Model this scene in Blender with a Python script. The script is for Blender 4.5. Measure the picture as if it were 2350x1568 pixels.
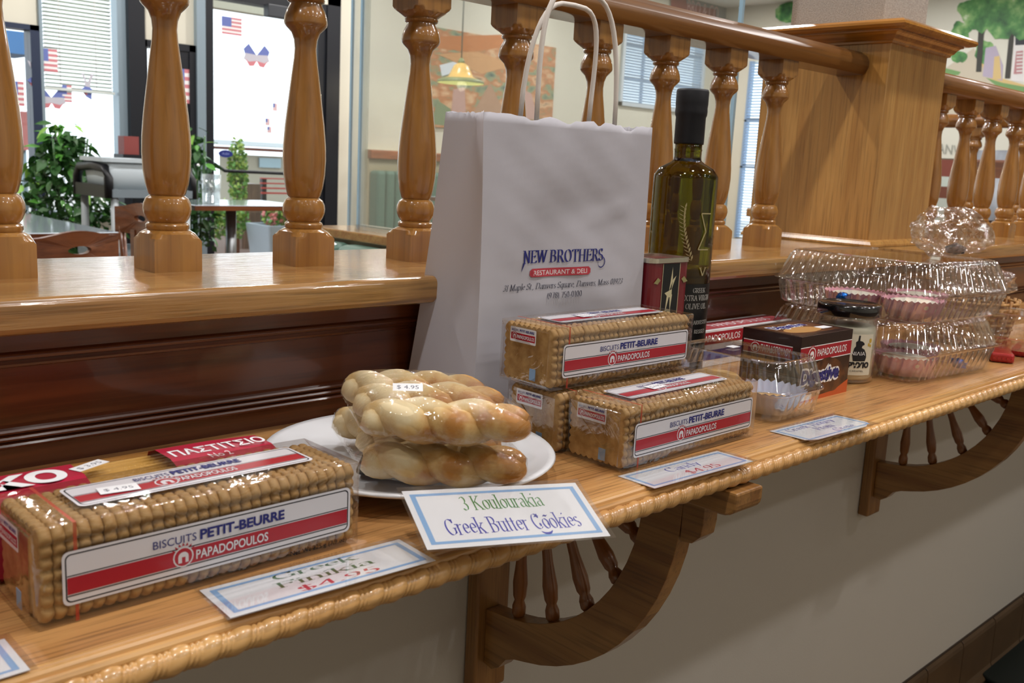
import bpy, bmesh, math, random
from mathutils import Vector, Matrix
random.seed(7)
for o in list(bpy.data.objects): bpy.data.objects.remove(o)
SC = bpy.context.scene
COL = SC.collection
PI = math.pi
# ------------------------------------------------------------------ camera
RR = ((0.72252951, -0.08900088, 0.6855873),
      (-0.68956774, -0.16374115, 0.70546805),
      (0.04947158, -0.98248037, -0.17967995))
FPX = 2220.287
CAM = Vector((0.0, -0.77775, 0.25))
cd = bpy.data.cameras.new('camera'); cam = bpy.data.objects.new('camera', cd); COL.objects.link(cam)
M = Matrix.Identity(4)
for i in range(3):
    M[i][0] = RR[i][0]; M[i][1] = -RR[i][1]; M[i][2] = -RR[i][2]; M[i][3] = CAM[i]
cam.matrix_world = M
cd.sensor_width = 36.0; cd.lens = FPX / 2350 * 36.0; cd.clip_start = 0.02; cd.clip_end = 200
cd.dof.use_dof = True; cd.dof.focus_distance = 0.92; cd.dof.aperture_fstop = 17
SC.camera = cam
def ray(x, y):
    d = (x - 1175.0, y - 784.0, FPX)
    return Vector([sum(RR[i][k] * d[k] for k in range(3)) for i in range(3)])
def at_x(x, y, X): r = ray(x, y); return CAM + r * ((X - CAM.x) / r.x)
def at_y(x, y, Y): r = ray(x, y); return CAM + r * ((Y - CAM.y) / r.y)
def at_z(x, y, Z): r = ray(x, y); return CAM + r * ((Z - CAM.z) / r.z)
# ------------------------------------------------------------------ world, light, exposure
w = bpy.data.worlds.new('world'); SC.world = w; w.use_nodes = True
bg = w.node_tree.nodes['Background']; bg.inputs[0].default_value = (0.86, 0.94, 1.0, 1); bg.inputs[1].default_value = 2.6
SC.view_settings.view_transform = 'Standard'; SC.view_settings.look = 'None'; SC.view_settings.gamma = 1.0
SC.view_settings.use_curve_mapping = False
SC.view_settings.exposure = 0.0
SC.cycles.use_denoising = True
SC.cycles.max_bounces = 8; SC.cycles.diffuse_bounces = 3; SC.cycles.glossy_bounces = 4; SC.cycles.transparent_max_bounces = 20; SC.cycles.transmission_bounces = 8
SC.cycles.use_adaptive_sampling = True; SC.cycles.adaptive_threshold = 0.05
SC.cycles.caustics_reflective = False; SC.cycles.caustics_refractive = False
SC.cycles.sample_clamp_indirect = 6.0
CEIL = 2.25
LAMPC = (1.0, 0.965, 0.945)
def lamp(x, y, power, r=0.065):
    l = bpy.data.lights.new('ceiling_lamp', 'AREA'); l.shape = 'DISK'; l.size = r * 2; l.energy = power; l.color = LAMPC
    o = bpy.data.objects.new('ceiling_lamp', l); COL.objects.link(o); o.location = (x, y, CEIL - 0.03)
    return o
for lx, p1, p2, p3 in ((-1.3, 12, 2, 1), (-0.1, 14.5, 3, 2), (1.1, 15, 6.5, 4.5), (2.3, 19, 12, 8), (3.5, 16, 6, 4)):
    for ly, pw in ((-0.62, p1), (-1.9, p2), (-3.2, p3)): lamp(lx, ly, pw)
for lx in (0.5, 2.6, 4.7, 6.8, 9.0):
    for ly in (1.4, 3.4, 5.4):
        lamp(lx, ly, 30.0)
# ------------------------------------------------------------------ materials
def lin(c):
    if isinstance(c, str):
        c = tuple(int(c[i:i+2], 16) / 255 for i in (0, 2, 4))
    return tuple((v / 12.92 if v <= 0.04045 else ((v + 0.055) / 1.055) ** 2.4) for v in c) + (1.0,)
MATS = {}
def mat(name, col, rough=0.5, metal=0.0, coat=0.0, spec=0.5, bump=0.0, bscale=200.0, emit=0.0, sss=0.0, trans=0.0, ior=1.45, var=0.0, vscale=8.0, alpha=1.0, sheen=0.0):
    if name in MATS: return MATS[name]
    m = bpy.data.materials.new(name); m.use_nodes = True; nt = m.node_tree; b = nt.nodes['Principled BSDF']
    b.inputs['Base Color'].default_value = lin(col); b.inputs['Roughness'].default_value = rough; b.inputs['Metallic'].default_value = metal
    b.inputs['Coat Weight'].default_value = coat; b.inputs['Coat Roughness'].default_value = 0.08
    b.inputs['Specular IOR Level'].default_value = spec; b.inputs['IOR'].default_value = ior
    b.inputs['Transmission Weight'].default_value = trans; b.inputs['Alpha'].default_value = alpha
    if sss: b.inputs['Subsurface Weight'].default_value = sss; b.inputs['Subsurface Scale'].default_value = 0.004
    if emit: b.inputs['Emission Color'].default_value = lin(col); b.inputs['Emission Strength'].default_value = emit
    if bump or var:
        tc = nt.nodes.new('ShaderNodeTexCoord')
    if bump:
        n = nt.nodes.new('ShaderNodeTexNoise'); n.inputs['Scale'].default_value = bscale; n.inputs['Detail'].default_value = 4
        bp = nt.nodes.new('ShaderNodeBump'); bp.inputs['Strength'].default_value = bump; bp.inputs['Distance'].default_value = 0.002
        nt.links.new(tc.outputs['Object'], n.inputs['Vector']); nt.links.new(n.outputs['Fac'], bp.inputs['Height']); nt.links.new(bp.outputs['Normal'], b.inputs['Normal'])
    if var:
        n = nt.nodes.new('ShaderNodeTexNoise'); n.inputs['Scale'].default_value = vscale; n.inputs['Detail'].default_value = 5
        r = nt.nodes.new('ShaderNodeValToRGB'); c = lin(col)
        r.color_ramp.elements[0].position = 0.3; r.color_ramp.elements[1].position = 0.7
        r.color_ramp.elements[0].color = tuple(v * (1 - var) for v in c[:3]) + (1,); r.color_ramp.elements[1].color = tuple(min(1, v * (1 + var)) for v in c[:3]) + (1,)
        nt.links.new(tc.outputs['Object'], n.inputs['Vector']); nt.links.new(n.outputs['Fac'], r.inputs['Fac']); nt.links.new(r.outputs['Color'], b.inputs['Base Color'])
    MATS[name] = m; return m
def wood(name, dark, light, axis='X', scale=1.0, rough=0.35, coat=0.3, pores=0.5, bump=0.05, ring=0.0):
    if name in MATS: return MATS[name]
    m = bpy.data.materials.new(name); m.use_nodes = True; nt = m.node_tree; b = nt.nodes['Principled BSDF']
    L = nt.links.new; N = nt.nodes.new
    tc = N('ShaderNodeTexCoord'); mp = N('ShaderNodeMapping'); mp2 = N('ShaderNodeMapping')
    s = {'X': (1, 14, 14), 'Y': (14, 1, 14), 'Z': (14, 14, 1)}[axis]
    mp.inputs['Scale'].default_value = tuple(v * 2.2 * scale for v in s)
    mp2.inputs['Scale'].default_value = tuple((v if v > 1 else 0.5) * 16 * scale for v in s)
    n1 = N('ShaderNodeTexNoise'); n1.inputs['Scale'].default_value = 1; n1.inputs['Detail'].default_value = 6; n1.inputs['Distortion'].default_value = 0.6
    n2 = N('ShaderNodeTexNoise'); n2.inputs['Scale'].default_value = 1; n2.inputs['Detail'].default_value = 3
    r1 = N('ShaderNodeValToRGB'); r1.color_ramp.elements[0].position = 0.34; r1.color_ramp.elements[1].position = 0.66
    r1.color_ramp.elements[0].color = lin(dark); r1.color_ramp.elements[1].color = lin(light)
    r2 = N('ShaderNodeValToRGB'); r2.color_ramp.elements[0].position = 0.36; r2.color_ramp.elements[1].position = 0.5
    k = 1 - pores; r2.color_ramp.elements[0].color = (k, k, k, 1); r2.color_ramp.elements[1].color = (1, 1, 1, 1)
    mx = N('ShaderNodeMix'); mx.data_type = 'RGBA'; mx.blend_type = 'MULTIPLY'; mx.inputs[0].default_value = 1.0
    L(tc.outputs['Object'], mp.inputs['Vector']); L(tc.outputs['Object'], mp2.inputs['Vector'])
    L(mp.outputs['Vector'], n1.inputs['Vector']); L(mp2.outputs['Vector'], n2.inputs['Vector'])
    L(n1.outputs['Fac'], r1.inputs['Fac']); L(n2.outputs['Fac'], r2.inputs['Fac'])
    L(r1.outputs['Color'], mx.inputs[6]); L(r2.outputs['Color'], mx.inputs[7]); L(mx.outputs[2], b.inputs['Base Color'])
    bp = N('ShaderNodeBump'); bp.inputs['Strength'].default_value = bump; bp.inputs['Distance'].default_value = 0.001
    L(n2.outputs['Fac'], bp.inputs['Height']); L(bp.outputs['Normal'], b.inputs['Normal'])
    L(bp.outputs['Normal'], b.inputs['Coat Normal'])
    b.inputs['Roughness'].default_value = rough; b.inputs['Coat Weight'].default_value = coat; b.inputs['Coat Roughness'].default_value = 0.06
    MATS[name] = m; return m
def film(name, tint=(1, 1, 1), base=0.04, edge=0.5, rough=0.06, bump=0.0, bscale=60.0, blend=0.35):
    """clear plastic: transparent plus a clear-coat reflection that grows towards grazing view"""
    if name in MATS: return MATS[name]
    m = bpy.data.materials.new(name); m.use_nodes = True; nt = m.node_tree; L = nt.links.new; N = nt.nodes.new
    for n in list(nt.nodes): nt.nodes.remove(n)
    out = N('ShaderNodeOutputMaterial'); tr = N('ShaderNodeBsdfTransparent'); gl = N('ShaderNodeBsdfGlossy'); mx = N('ShaderNodeMixShader')
    tr.inputs[0].default_value = tint + (1,); gl.inputs['Roughness'].default_value = rough; gl.inputs[0].default_value = (1, 1, 1, 1)
    lw = N('ShaderNodeLayerWeight'); lw.inputs['Blend'].default_value = blend
    mr = N('ShaderNodeMapRange'); mr.inputs['To Min'].default_value = base; mr.inputs['To Max'].default_value = edge
    L(lw.outputs['Facing'], mr.inputs['Value']); L(mr.outputs['Result'], mx.inputs[0]); L(tr.outputs[0], mx.inputs[1]); L(gl.outputs[0], mx.inputs[2]); L(mx.outputs[0], out.inputs[0])
    if bump:
        tc = N('ShaderNodeTexCoord'); n = N('ShaderNodeTexNoise'); n.inputs['Scale'].default_value = bscale; n.inputs['Detail'].default_value = 3; n.inputs['Distortion'].default_value = 1.5
        bp = N('ShaderNodeBump'); bp.inputs['Strength'].default_value = bump; bp.inputs['Distance'].default_value = 0.004
        L(tc.outputs['Object'], n.inputs['Vector']); L(n.outputs['Fac'], bp.inputs['Height']); L(bp.outputs['Normal'], gl.inputs['Normal'])
    MATS[name] = m; return m
def tworamp(name, kind, scale, stops, rough=0.5, detail=4, coat=0.0, vecscale=None, bump=0.0):
    """noise / voronoi driven colour"""
    if name in MATS: return MATS[name]
    m = bpy.data.materials.new(name); m.use_nodes = True; nt = m.node_tree; L = nt.links.new; N = nt.nodes.new; b = nt.nodes['Principled BSDF']
    tc = N('ShaderNodeTexCoord'); mp = N('ShaderNodeMapping'); L(tc.outputs['Object'], mp.inputs['Vector'])
    if vecscale: mp.inputs['Scale'].default_value = vecscale
    if kind == 'noise':
        t = N('ShaderNodeTexNoise'); t.inputs['Scale'].default_value = scale; t.inputs['Detail'].default_value = detail; o = t.outputs['Fac']
    else:
        t = N('ShaderNodeTexVoronoi'); t.inputs['Scale'].default_value = scale; o = t.outputs['Distance']
    L(mp.outputs['Vector'], t.inputs['Vector'])
    r = N('ShaderNodeValToRGB'); e = r.color_ramp.elements
    while len(e) < len(stops): e.new(0.5)
    for k, (p, c) in enumerate(stops): e[k].position = p; e[k].color = lin(c)
    L(o, r.inputs['Fac']); L(r.outputs['Color'], b.inputs['Base Color'])
    if bump:
        bp = N('ShaderNodeBump'); bp.inputs['Strength'].default_value = bump; bp.inputs['Distance'].default_value = 0.002
        L(o, bp.inputs['Height']); L(bp.outputs['Normal'], b.inputs['Normal'])
    b.inputs['Roughness'].default_value = rough; b.inputs['Coat Weight'].default_value = coat
    MATS[name] = m; return m

shelf_wood = wood('shelf_oak', 'b07c48', 'c6955c', 'X', 1.7, 0.38, 0.25, 0.40, 0.04)
trim_wood = wood('shelf_trim_oak', 'b98348', 'd9ab6c', 'X', 1.0, 0.3, 0.4, 0.25, 0.02)
ledge_wood = wood('ledge_oak', '96693a', 'ad854f', 'X', 1.3, 0.22, 0.6, 0.3, 0.5)
panel_wood = wood('panel_mahogany', '4a2412', '6b381c', 'X', 0.8, 0.28, 0.35, 0.3, 0.02)
bal_wood = wood('baluster_maple', '86592a', 'a67638', 'Z', 1.0, 0.22, 0.8, 0.15, 0.01)
rail_wood = wood('rail_maple', '74481f', '8c5e2c', 'X', 1.0, 0.3, 0.4, 0.2, 0.01)
post_wood = wood('post_oak', 'a5753a', 'bd8e4e', 'Z', 1.5, 0.25, 0.6, 0.25, 0.06)
cap_wood = wood('cap_oak', 'a56b28', 'c48a3c', 'Y', 0.9, 0.2, 0.7, 0.25, 0.03)
brk_wood = wood('bracket_oak', '83572c', 'a67a44', 'Y', 1.1, 0.35, 0.35, 0.3, 0.03)
brk_wood_z = wood('bracket_oak_upright', '83572c', 'a67a44', 'Z', 1.1, 0.35, 0.35, 0.3, 0.03)
spin_wood = wood('spindle_oak', '804a22', '9d642f', 'Z', 1.4, 0.35, 0.35, 0.2, 0.01)
plaster = mat('plaster_cream', 'c8c3bb', 0.6, bump=0.12, bscale=350)
cream = mat('wall_cream', 'd9d5c4', 0.7)
ceil_m = mat('ceiling_white', 'e6e2d8', 0.8)
floor_m = mat('floor_grout', '5a4a3c', 0.6)
tile_m = mat('floor_tile_tan', '7a6040', 0.35, var=0.15, vscale=12)
base_m = mat('base_tile_brown', '57432f', 0.35, var=0.15, vscale=9)
black_m = mat('frame_black', '15181f', 0.4)
alu_m = mat('frame_grey', '8fa0ab', 0.35, metal=0.3)
white_m = mat('paper_white', 'f2f3f7', 0.45, coat=0.15)
bag_m = mat('paper_bag_white', 'b6b4bc', 0.65, bump=0.10, bscale=45)
cord_m = mat('paper_cord', 'd9d2cb', 0.7)
navy = mat('ink_navy', '1f2470', 0.5)
inkblack = mat('ink_black', '14141c', 0.5)
red_m = mat('ink_red', 'a8182a', 0.4, coat=0.3)
lred = mat('ink_red_soft', 'b23a46', 0.5)
lblue = mat('ink_border_blue', '86b4e4', 0.5)
blue = mat('ink_blue', '2a36b0', 0.5)
green = mat('ink_green', '2f8a3c', 0.5)
pink_red = mat('ink_rose', 'cf3246', 0.5)
label_m = mat('label_white', 'd8d6dc', 0.35, coat=0.3)
gold_m = mat('ink_gold', 'd2b878', 0.4)
wrap_m = film('wrapper_film', (0.97, 0.96, 0.95), 0.03, 0.5, 0.07, 0.35, 45.0)
cling_m = film('cling_film', (0.985, 0.985, 0.98), 0.025, 0.35, 0.04, 1.0, 55.0)
clam_m = film('clamshell_plastic', (0.975, 0.972, 0.97), 0.13, 0.75, 0.06, 0.0)
sleeve_m = film('sign_sleeve', (0.98, 0.98, 0.98), 0.03, 0.4, 0.1)
plexi_m = film('plexiglass', (0.94, 0.97, 0.98), 0.11, 0.5, 0.01, 0.04, 3.0)
pane_m = film('window_pane', (0.97, 0.98, 0.98), 0.03, 0.4, 0.01)
biscuit_m = tworamp('biscuit', 'noise', 120, [(0.3, '9c743e'), (0.7, 'bf9a62')], 0.65, bump=0.15)
cookie_m = tworamp('cookie_dough', 'noise', 26, [(0.40, 'e2cfa4'), (0.52, 'd6b274'), (0.63, 'b0762e')], 0.55, coat=0.1, bump=0.4, detail=8)
plate_m = mat('porcelain', 'e6e8ec', 0.15, coat=0.4)
darktray = mat('tray_black', '1c1a18', 0.4)
orange_m = mat('tear_strip', 'b4402c', 0.4, alpha=0.7)
# ------------------------------------------------------------------ mesh helpers
class MB:
    def __init__(s): s.v = []; s.f = []; s.m = []; s.sm = []
    def face(s, idx, mi=0, smooth=False): s.f.append(tuple(idx)); s.m.append(mi); s.sm.append(smooth)
    def add(s, verts, faces, mi=0, smooth=False):
        o = len(s.v); s.v += [tuple(v) for v in verts]
        for f in faces: s.face([i + o for i in f], mi, smooth)
    def box(s, x0, x1, y0, y1, z0, z1, mi=0):
        v = [(x0, y0, z0), (x1, y0, z0), (x1, y1, z0), (x0, y1, z0), (x0, y0, z1), (x1, y0, z1), (x1, y1, z1), (x0, y1, z1)]
        s.add(v, [(0, 3, 2, 1), (4, 5, 6, 7), (0, 1, 5, 4), (1, 2, 6, 5), (2, 3, 7, 6), (3, 0, 4, 7)], mi); return s
    def prism(s, pts, fn, a, b, mi=0, smooth=False, caps=True):
        """closed 2D outline swept from a to b; fn(p, t) -> xyz"""
        n = len(pts); v = [fn(p, a) for p in pts] + [fn(p, b) for p in pts]; o = len(s.v); s.v += [tuple(q) for q in v]
        for i in range(n): j = (i + 1) % n; s.face((o + i, o + j, o + n + j, o + n + i), mi, smooth)
        if caps: s.face([o + i for i in range(n)][::-1], mi); s.face([o + n + i for i in range(n)], mi)
        return s
    def strip(s, pts, fn, a, b, mi=0, smooth=False):
        n = len(pts); v = [fn(p, a) for p in pts] + [fn(p, b) for p in pts]; o = len(s.v); s.v += [tuple(q) for q in v]
        for i in range(n - 1): s.face((o + i, o + i + 1, o + n + i + 1, o + n + i), mi, smooth)
        return s
    def rings(s, rings, mi=0, smooth=True, cap0=True, cap1=True, closed=True):
        o = len(s.v); n = len(rings[0])
        for r in rings: s.v += [tuple(p) for p in r]
        for k in range(len(rings) - 1):
            for i in range(n if closed else n - 1):
                j = (i + 1) % n; s.face((o + k*n + i, o + k*n + j, o + (k+1)*n + j, o + (k+1)*n + i), mi, smooth)
        if cap0: s.face([o + i for i in range(n)][::-1], mi)
        if cap1: s.face([o + (len(rings)-1)*n + i for i in range(n)], mi)
        return s
    def lathe(s, prof, seg=32, c=(0, 0, 0), mi=0, smooth=True, cap0=True, cap1=True):
        return s.rings([[(c[0] + r*math.cos(2*PI*i/seg), c[1] + r*math.sin(2*PI*i/seg), c[2] + z) for i in range(seg)] for r, z in prof], mi, smooth, cap0, cap1)
    def tube(s, pts, r, seg=8, mi=0, caps=True, smooth=True):
        pts = [Vector(p) for p in pts]; rs = []; up = Vector((0.13, 0.31, 0.94)).normalized()
        for i, p in enumerate(pts):
            t = (pts[min(i+1, len(pts)-1)] - pts[max(i-1, 0)]).normalized()
            a = t.cross(up); a = a.normalized() if a.length > 1e-6 else Vector((1, 0, 0)); b = t.cross(a)
            rr = r(i / (len(pts)-1)) if callable(r) else r
            rs.append([p + a*rr*math.cos(2*PI*k/seg) + b*rr*math.sin(2*PI*k/seg) for k in range(seg)])
        return s.rings(rs, mi, smooth, caps, caps)
    def build(s, name, mats, parent=None, loc=None, rot=None, bevel=0.0, label=None, segs=2):
        me = bpy.data.meshes.new(name); me.from_pydata(s.v, [], s.f); me.update()
        if not isinstance(mats, (list, tuple)): mats = [mats]
        for m in mats: me.materials.append(m)
        me.polygons.foreach_set('material_index', s.m); me.polygons.foreach_set('use_smooth', s.sm)
        o = bpy.data.objects.new(name, me); COL.objects.link(o)
        if parent: o.parent = parent
        if loc is not None: o.location = loc
        if rot is not None: o.rotation_euler = rot
        if bevel:
            md = o.modifiers.new('bevel', 'BEVEL'); md.width = bevel; md.segments = segs; md.limit_method = 'ANGLE'; md.angle_limit = 0.6
        if label: o['label'] = label
        return o
def thing(name, label, cat, loc=(0, 0, 0), rz=0.0, group=None):
    o = bpy.data.objects.new(name, None); COL.objects.link(o); o.empty_display_size = 0.02
    o.location = loc; o.rotation_euler = (0, 0, rz); return tag(o, label, cat, group)
def tag(o, label, cat, group=None):
    o['label'] = label; o['category'] = cat
    if group: o['group'] = group
    return o
def struct(o, label=None):
    o['kind'] = 'structure'
    if label: o['label'] = label
    return o
def share(src, parent, loc=None, rot=None, scale=None):
    c = src.copy(); COL.objects.link(c); c.parent = parent
    if loc is not None: c.location = loc
    if rot is not None: c.rotation_euler = rot
    if scale is not None: c.scale = scale
    return c
FX = lambda p, t: (t, p[0], p[1])          # outline in (y,z) swept along x
FY = lambda p, t: (p[0], t, p[1])          # outline in (x,z) swept along y
FZ = lambda p, t: (p[0], p[1], t)
def arc(cx, cy, rx, ry, a0, a1, n=8):
    return [(cx + rx*math.cos(math.radians(a0 + (a1-a0)*i/n)), cy + ry*math.sin(math.radians(a0 + (a1-a0)*i/n))) for i in range(n+1)]
def rrect(x0, x1, y0, y1, r, n=4):
    return arc(x1-r, y1-r, r, r, 0, 90, n) + arc(x0+r, y1-r, r, r, 90, 180, n) + arc(x0+r, y0+r, r, r, 180, 270, n) + arc(x1-r, y0+r, r, r, 270, 360, n)
# ---- flat print: list of (verts2d, faces, material index)
class Print:
    def emit_each(s, name, mats, parent, fn, off=0.00008):
        for k, it in enumerate(s.items):
            q = Print(); q.items = [it]; q.emit(name, mats, parent, (lambda u, v, l, k=k: fn(u, v, off*(1+k*0.6))))
    def __init__(s): s.items = []
    def poly(s, pts, mi): s.items.append((list(pts), [tuple(range(len(pts)))], mi)); return s
    def rect(s, x0, x1, y0, y1, mi): return s.poly([(x0, y0), (x1, y0), (x1, y1), (x0, y1)], mi)
    def ring(s, outer, inner, mi):
        n = len(outer); s.items.append((list(outer) + list(inner), [(i, (i+1) % n, n + (i+1) % n, n + i) for i in range(n)], mi)); return s
    def dashes(s, x0, x1, y, t, n, mi, gap=0.25):
        d = (x1-x0)/n
        for i in range(n): s.rect(x0 + i*d, x0 + (i+1-gap)*d, y, y+t, mi)
        return s
    def text(s, txt, x0, x1, y0, h, mi, font='sans', slope=0.0, bold=0.0):
        """text fitted to x0..x1 with cap height h on baseline y0"""
        vs, fs = (sans if font == 'sans' else serif)(txt, bold)
        if not vs: return s
        a = min(v[0] for v in vs); b = max(v[0] for v in vs); k = (x1-x0)/(b-a)
        s.items.append(([(x0 + (v[0]-a)*k + slope*v[1]*h, y0 + v[1]*h) for v in vs], fs, mi)); return s
    def emit(s, name, mats, parent, fn, off=0.00008, label=None, fine=0.0):
        """fn(u, v, lift) -> xyz ; later items lie a hair above earlier ones"""
        mb = MB(); lev = 1
        for k, (vs, fs, mi) in enumerate(s.items):
            l = off * (1 + k * 0.35)
            if fine:
                bm = bmesh.new(); bv = [bm.verts.new((u, v, 0)) for u, v in vs]
                for f in fs:
                    try: bm.faces.new([bv[i] for i in f])
                    except ValueError: pass
                bmesh.ops.triangulate(bm, faces=bm.faces[:])
                for _ in range(4):
                    le = [e for e in bm.edges if e.calc_length() > fine]
                    if not le: break
                    bmesh.ops.subdivide_edges(bm, edges=le, cuts=1); bmesh.ops.triangulate(bm, faces=bm.faces[:])
                bm.verts.index_update(); vs = [(v.co.x, v.co.y) for v in bm.verts]; fs = [tuple(v.index for v in f.verts) for f in bm.faces]; bm.free()
            mb.add([fn(u, v, l) for u, v in vs], fs, mi)
        return mb.build(name, mats, parent, label=label)
_tc = {}
def sans(txt, bold=0.0):
    key = (txt, bold)
    if key in _tc: return _tc[key]
    c = bpy.data.curves.new('t', 'FONT'); c.body = txt; c.size = 1.0; c.resolution_u = 3; c.offset = bold
    o = bpy.data.objects.new('t', c); me = o.to_mesh()
    vs = [(v.co.x, v.co.y) for v in me.vertices]; fs = [tuple(p.vertices) for p in me.polygons]
    o.to_mesh_clear(); bpy.data.objects.remove(o); bpy.data.curves.remove(c)
    k = 1 / 0.72
    _tc[key] = ([(x*k, y*k) for x, y in vs], fs); return _tc[key]
# broad-nib serif alphabet: strokes swept with a flat pen, so uprights are thick and level strokes thin
def _S(*p): return list(p)
SER = {}
def _g(ch, wd, strokes, ser=()): SER[ch] = (wd, strokes, ser)
_g('a', .48, [arc(.22, .5, .15, .14, 170, 20, 6) + [(.38, .4), (.38, .08), (.46, .02)], arc(.2, .19, .14, .18, 60, 300, 10) + [(.38, .12)]])
_g('b', .54, [[(.1, 1), (.1, .02)], arc(.27, .33, .18, .32, 130, -130, 10)], [(.06, 1)])
_g('c', .46, [arc(.25, .33, .19, .32, 45, 320, 12)])
_g('d', .54, [[(.42, 1), (.42, .04)], arc(.25, .33, .18, .32, 50, 310, 10)], [(.38, 1), (.45, .02)])
_g('e', .46, [[(.07, .38), (.4, .38)] + arc(.24, .36, .17, .29, 10, 320, 14)])
_g('f', .34, [arc(.26, .82, .11, .16, 40, 180, 6) + [(.15, .02)], [(.03, .62), (.3, .62)]], [(.15, 0)])
_g('h', .54, [[(.1, 1), (.1, .02)], [(.1, .5)] + arc(.27, .46, .15, .18, 150, 0, 6) + [(.42, .02)]], [(.06, 1), (.1, 0), (.42, 0)])
_g('i', .26, [[(.13, .64), (.13, .02)], [(.13, .86), (.13, .94)]], [(.09, .64), (.13, 0)])
_g('k', .54, [[(.1, 1), (.1, .02)], [(.42, .62), (.13, .28)], [(.22, .38), (.44, .02)]], [(.06, 1), (.1, 0), (.42, .63), (.46, 0)])
_g('l', .26, [[(.13, 1), (.13, .02)]], [(.09, 1), (.13, 0)])
_g('m', .8, [[(.1, .64), (.1, .02)], [(.1, .5)] + arc(.24, .46, .13, .18, 150, 0, 6) + [(.37, .02)], [(.37, .5)] + arc(.52, .46, .14, .18, 150, 0, 6) + [(.66, .02)]], [(.06, .64), (.1, 0), (.38, 0), (.66, 0)])
_g('n', .54, [[(.1, .64), (.1, .02)], [(.1, .5)] + arc(.27, .46, .15, .18, 150, 0, 6) + [(.42, .02)]], [(.06, .64), (.1, 0), (.42, 0)])
_g('o', .5, [arc(.25, .33, .19, .32, 0, 360, 16)])
_g('p', .54, [[(.1, .64), (.1, -.26)], arc(.27, .33, .18, .32, 130, -130, 10)], [(.06, .64), (.1, -.28)])
_g('q', .54, [[(.42, .64), (.42, -.26)], arc(.25, .33, .18, .32, 50, 310, 10)], [(.42, -.28)])
_g('r', .38, [[(.1, .64), (.1, .02)], [(.1, .46)] + arc(.26, .46, .13, .17, 150, 50, 5)], [(.06, .64), (.1, 0)])
_g('s', .4, [arc(.2, .49, .13, .15, 30, 230, 8) + arc(.2, .17, .14, .16, 60, -150, 8)])
_g('t', .32, [[(.14, .84), (.14, .14)] + arc(.22, .12, .08, .1, 180, 300, 4), [(.03, .62), (.28, .62)]])
_g('u', .54, [[(.1, .64), (.1, .2)] + arc(.24, .2, .14, .19, 180, 330, 6), [(.42, .64), (.42, .04)]], [(.06, .64), (.38, .64), (.46, .01)])
_g('v', .5, [[(.08, .62), (.25, .02)], [(.42, .62), (.25, .02)]], [(.08, .63), (.42, .63)])
_g('y', .5, [[(.08, .62), (.26, .04)], [(.43, .62), (.2, -.2), (.08, -.24)]], [(.08, .63), (.42, .63)])
_g('A', .72, [[(.34, .98), (.62, .02)], [(.34, .98), (.1, .02)], [(.18, .36), (.5, .36)]], [(.1, 0), (.62, 0)])
_g('B', .66, [[(.14, .98), (.14, .02)], [(.14, .98), (.3, .98)] + arc(.32, .76, .17, .22, 90, -90, 8) + [(.14, .54)], [(.3, .54)] + arc(.34, .28, .2, .26, 90, -90, 8) + [(.14, .02)]], [(.1, .98), (.1, .02)])
_g('C', .68, [arc(.37, .5, .28, .49, 45, 315, 16), [(.57, .98), (.57, .72)]])
_g('D', .74, [[(.14, .98), (.14, .02)], [(.14, .98), (.34, .98)] + arc(.34, .5, .3, .48, 90, -90, 12) + [(.14, .02)]], [(.1, .98), (.1, .02)])
_g('E', .62, [[(.14, .98), (.14, .02)], [(.14, .98), (.54, .98), (.54, .84)], [(.14, .52), (.44, .52)], [(.44, .6), (.44, .44)], [(.14, .02), (.57, .02), (.57, .18)]], [(.1, .98), (.1, .02)])
_g('F', .58, [[(.14, .98), (.14, .02)], [(.14, .98), (.54, .98), (.54, .82)], [(.14, .52), (.44, .52)], [(.44, .6), (.44, .44)]], [(.1, .98), (.14, 0)])
_g('G', .72, [arc(.37, .5, .28, .49, 45, 320, 16), [(.57, .98), (.57, .74)], [(.6, .42), (.6, .1)]], [(.6, .42)])
_g('H', .76, [[(.14, .98), (.14, .02)], [(.6, .98), (.6, .02)], [(.14, .52), (.6, .52)]], [(.14, .98), (.14, 0), (.6, .98), (.6, 0)])
_g('I', .32, [[(.16, .98), (.16, .02)]], [(.16, .98), (.16, 0)])
_g('K', .74, [[(.14, .98), (.14, .02)], [(.58, .96), (.17, .48)], [(.28, .58), (.62, .02)]], [(.14, .98), (.14, 0), (.58, .97), (.64, 0)])
_g('L', .6, [[(.14, .98), (.14, .02)], [(.14, .02), (.54, .02), (.54, .22)]], [(.14, .98), (.1, .02)])
_g('M', .9, [[(.14, .98), (.14, .02)], [(.14, .98), (.44, .04)], [(.72, .98), (.44, .04)], [(.72, .98), (.72, .02)]], [(.1, .98), (.14, 0), (.76, .98), (.72, 0)])
_g('N', .76, [[(.14, .98), (.14, .02)], [(.14, .98), (.6, .02)], [(.6, .98), (.6, .02)]], [(.1, .98), (.14, 0), (.6, .98)])
_g('O', .74, [arc(.37, .5, .28, .49, 0, 360, 20)])
_g('R', .68, [[(.14, .98), (.14, .02)], [(.14, .98), (.32, .98)] + arc(.34, .74, .18, .24, 90, -90, 8) + [(.14, .5)], [(.32, .5), (.58, .02)]], [(.1, .98), (.14, 0), (.6, 0)])
_g('S', .54, [arc(.27, .74, .18, .24, 30, 240, 9) + arc(.27, .25, .2, .24, 60, -150, 9), [(.45, .98), (.45, .78)], [(.07, .22), (.07, .02)]])
_g('T', .64, [[(.32, .98), (.32, .02)], [(.06, .82), (.06, .98), (.58, .98), (.58, .82)]], [(.32, 0)])
_g('V', .72, [[(.1, .98), (.36, .02)], [(.6, .98), (.36, .02)]], [(.1, .98), (.6, .98)])
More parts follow.
